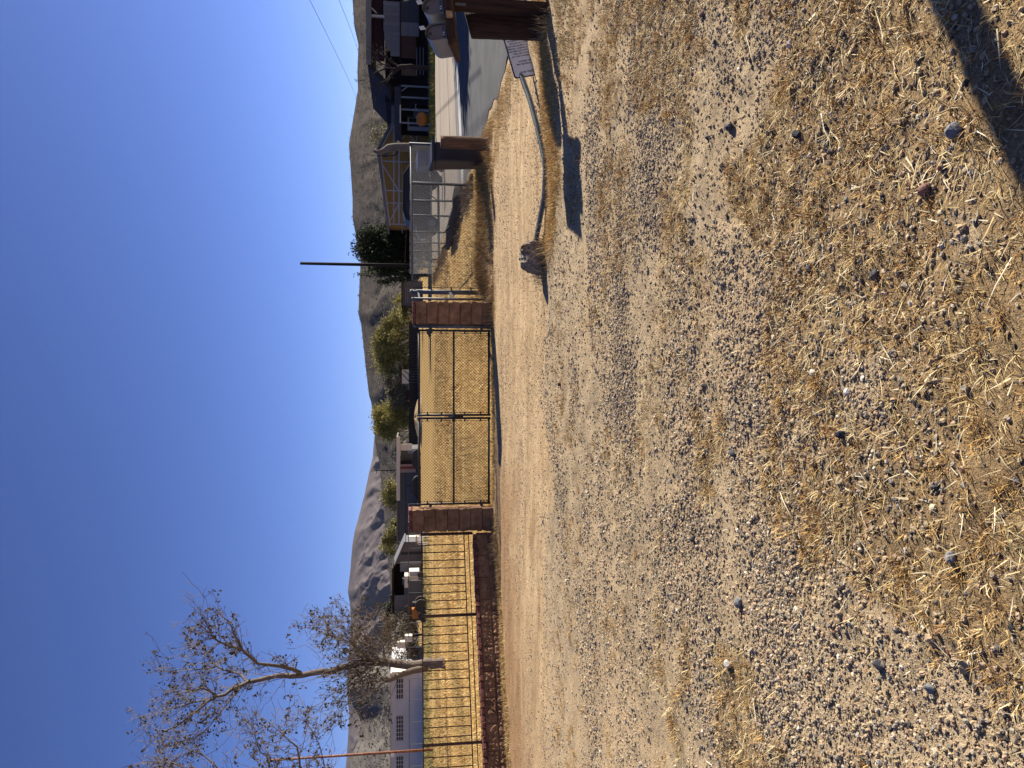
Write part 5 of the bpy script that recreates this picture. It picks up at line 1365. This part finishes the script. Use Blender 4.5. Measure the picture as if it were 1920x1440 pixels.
# --- open shed with white gable (left of the gate)
YS = 86.0
def sx_(y): return (720 - y) * YS / F_PX
def sz_(x): return EYE + (HORIZON - x) * YS / F_PX
sd = thing('open_shed', 'open dark shed with grey panels left of the left gate pillar', 'shed', (sx_(1110), YS, 0))
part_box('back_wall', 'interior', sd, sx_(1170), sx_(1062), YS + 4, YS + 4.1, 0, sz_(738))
part_box('roof', 'roof_dark', sd, sx_(1172), sx_(1060), YS - .3, YS + 4.3, sz_(738), sz_(735.5))
part_box('side_panel', 'siding_grey', sd, sx_(1160), sx_(1112), YS, YS + .1, 0, sz_(740))
part_box('low_panel', 'slate', sd, sx_(1112), sx_(1081), YS, YS + .1, 0, sz_(758))
part_box('low_panel', 'slate', sd, sx_(1081), sx_(1060), YS - 6, YS - 5.9, 0, sz_(766))
part_box('bale', 'siding_grey', sd, sx_(1095), sx_(1083), YS + .5, YS + 1.6, .8, sz_(755))
wg_ = thing('white_gable_shed', 'small shed with pale sloping roof and grey doors by the open shed', 'shed', (sx_(1045), YS + 2, 0))
MB().prism([(sx_(1061), 0), (sx_(1020), 0), (sx_(1020), sz_(760)), (sx_(1061), sz_(742))], YS + 2, YS + 6).build('wall', M['siding_grey'], wg_)
MB().prism([(sx_(1064), sz_(741)), (sx_(1018), sz_(760)), (sx_(1018), sz_(758)), (sx_(1064), sz_(738))], YS + 1.6, YS + 6.4).build('roof', M['siding_grey'], wg_)
part_box('door', 'siding_blue', wg_, sx_(1044), sx_(1039), YS + 1.95, YS + 1.99, 0, sz_(752))
part_box('panel', 'siding_grey', wg_, sx_(1062), sx_(1045), YS - 1.5, YS - 1.4, .3, sz_(751))
# white truck
t = thing('white_truck', 'white box truck parked in front of the open shed', 'truck', (sx_(1070), YS - 2.5, 0)); cx = sx_(1070)
part_box('box_body', 'cream', t, cx - .75, cx + .5, YS - 3.6, YS - 1.6, .6, sz_(759)); part_box('cab', 'white_wall', t, cx + .52, cx + .95, YS - 3.5, YS - 1.7, .5, 1.6)
for k in (-.45, .6): MB().tube([(cx + k, YS - 3.65, .35), (cx + k, YS - 3.4, .35)], .33, 12).build('wheel', M['tar'], t)
part_box('window', 'glass_dark', t, cx - .3, cx + .1, YS - 3.63, YS - 3.605, 1.4, 1.75)
# --- pale stuccoed house at the left edge
YW = 80.0
def wx(y): return (720 - y) * YW / F_PX
def wz(x): return EYE + (HORIZON - x) * YW / F_PX
wh = thing('grey_white_house', 'flat-roofed grey-white house with rows of small-paned windows at the left edge', 'house', (wx(1350), YW, 0))
part_box('wall', 'white_wall', wh, wx(1560), wx(1256), YW, YW + 8, 0, wz(733))
part_box('parapet', 'trim', wh, wx(1562), wx(1254), YW - .12, YW - .01, wz(734), wz(732.5))
part_box('chimney', 'cream', wh, wx(1256), wx(1250), YW - .5, YW + 1.5, 1.2, wz(735))
part_box('plinth', 'white_wall', wh, wx(1560), wx(1256), YW - .08, YW - .01, 0, .55)
for ya, yb, nc in ((1266, 1304, 4), (1335, 1381, 6), (1410, 1456, 6), (1484, 1530, 6)):
    xa, xb = wx(yb), wx(ya); w = part_box('window', 'trim', wh, xa - .05, xb + .05, YW - .03, YW + .01, wz(756.8), wz(743))
    for c in range(nc):
        for r_ in range(3):
            pw2 = (xb - xa) / nc; ph = (wz(743.5) - wz(756.3)) / 3
            part_box('pane', 'glass_dark', w, xa + c * pw2 + .05, xa + (c + 1) * pw2 - .05, YW - .045, YW - .031, wz(756.3) + r_ * ph + .035, wz(756.3) + (r_ + 1) * ph - .035)
# pipe fences across the field
def pipe_fence(name, label, ya, yb, d, xr, n, mid=False):
    xa, xb = at(768, yb, d).x, at(768, ya, d).x; z = EYE + (HORIZON - xr) * d / F_PX
    t = thing(name, label, 'fence', ((xa+xb)/2, d, 0)); MB().tube([(xa, d, z), (xb, d, z)], .035, 6).build('top_rail', M['galv'], t)
    for k in range(n): x_ = xa + (xb - xa) * k / (n - 1); MB().tube([(x_, d, -.1), (x_, d, z - .03)], .03, 6).build('post', M['galv'], t)
    if mid: MB().tube([(xa, d, z * .5), (xb, d, z * .5)], .02, 5).build('mid_rail', M['galv'], t)
    return t
pipe_fence('pipe_fence', 'pale pipe rail fence in front of the grey-white house at the left edge', 1272, 1520, 68, 767.5, 7)
pipe_fence('pipe_fence', 'pale pipe rail fence in front of the open shed', 1000, 1196, 70, 766, 8)
pipe_fence('pipe_fence', 'thin pipe rail just right of the left gate pillar in front of the grey building', 945, 1000, 66, 766, 3)
# odd things by the open shed
t = thing('tractor', 'small orange tractor among weeds in front of the pipe fence', 'tractor', (at(770, 1146, 66).x, 66, 0)); cx = t.location.x
part_box('hood', 'orange', t, cx - .6, cx + .25, 65.7, 66.3, .8, 1.35); part_box('seat', 'tar', t, cx + .45, cx + .8, 65.75, 66.25, .9, 1.3)
for k, r_ in ((-.5, .35), (.6, .55)):
    for s in (-.5, .5): MB().tube([(cx + k, 66 + s - .1, r_), (cx + k, 66 + s + .1, r_)], r_, 14).build('wheel', M['tar'], t)
MB().tube([(cx + .25, 66, 1.35), (cx + .35, 66, 1.7)], .03, 6).build('steering_column', M['tar'], t)
MB().tube([(cx - .4, 66, 1.3), (cx - .4, 66, 2.0)], .04, 6).build('exhaust', M['tar'], t)
for yy, z0, z1, w_, lab in ((1196, 1.3, 2.0, .6, 'white box on legs under the bare tree, nearer the open shed'), (1207, 2.0, 2.7, .6, 'white box on legs under the bare tree, nearer the trunk')):
    t = thing('white_box', lab, 'box', (at(770, yy, 72).x, 72, 0), 'white boxes under the bare tree'); cx = t.location.x
    MB().box(cx - w_/2, cx + w_/2, 71.7, 72.3, z0, z1).build('cabinet', M['cream'], t, bevel=.03)
    for s in (-.35, .35): MB().tube([(cx + s, 72, 0), (cx + s, 72, z0)], .04, 6).build('leg', M['galv'], t)
t = thing('garden_chair', 'white garden chair with yellow seat just left of the left gate pillar', 'chair', (at(770, 1012, 62).x, 62, 0)); cx = t.location.x
part_box('seat', 'cream', t, cx - .3, cx + .3, 61.7, 62.3, .85, .92); part_box('cushion', 'mustard', t, cx - .35, cx + .35, 61.65, 62.35, .971, 1.05)
part_box('backrest', 'cream', t, cx + .25, cx + .30, 61.7, 62.3, 1.06, 1.6)
for a in (-.35, .3):
    for s in (-.35, .35): MB().tube([(cx + a, 62 + s, 0), (cx + a, 62 + s, .85)], .035, 6).build('leg', M['flag_white'], t)
# green weeds near the left house and fences
near = Grass(); n = 26000
d_ = rng.uniform(46, 76, n); u_ = rng.uniform(-800, -250, n); keep = fbm(u_ * .012, d_ * .12, 3, 131) + .16 * rng.normal(0, 1, n) > .62 - .012 * (d_ - 52); d_, u_ = d_[keep], u_[keep]; n = len(d_)
near.add(*blades(np.stack([u_ / F_PX * d_, d_, np.zeros(n)], 1), rng.uniform(.12, .42, n), np.full(n, .035), rng.uniform(0, .9, n), rng.uniform(-.2, .6, n), cpick([(.16, .15, .05), (.22, .19, .07), (.30, .23, .09)], n)))
near.build('green_weeds', 'greenish weeds along the pipe fences at the back of the field', M['straw'], 'weeds')

# ================================================================== HAZE
hz_m = bpy.data.materials.new('haze'); hz_m.use_nodes = True; hn = hz_m.node_tree; hn.nodes.clear()
ho = hn.nodes.new('ShaderNodeOutputMaterial'); hv = hn.nodes.new('ShaderNodeVolumePrincipled')
hv.inputs['Color'].default_value = (0.80, 0.86, 1.0, 1); hv.inputs['Density'].default_value = 0.000009; hv.inputs['Anisotropy'].default_value = 0.2
hn.links.new(hv.outputs[0], ho.inputs['Volume'])
mb = MB().box(-9500, 9500, -400, 9500, -4, 430)
tag(mb.build('haze', hz_m), 'thin blue haze between the field and the far mountains', 'haze', kind='stuff')
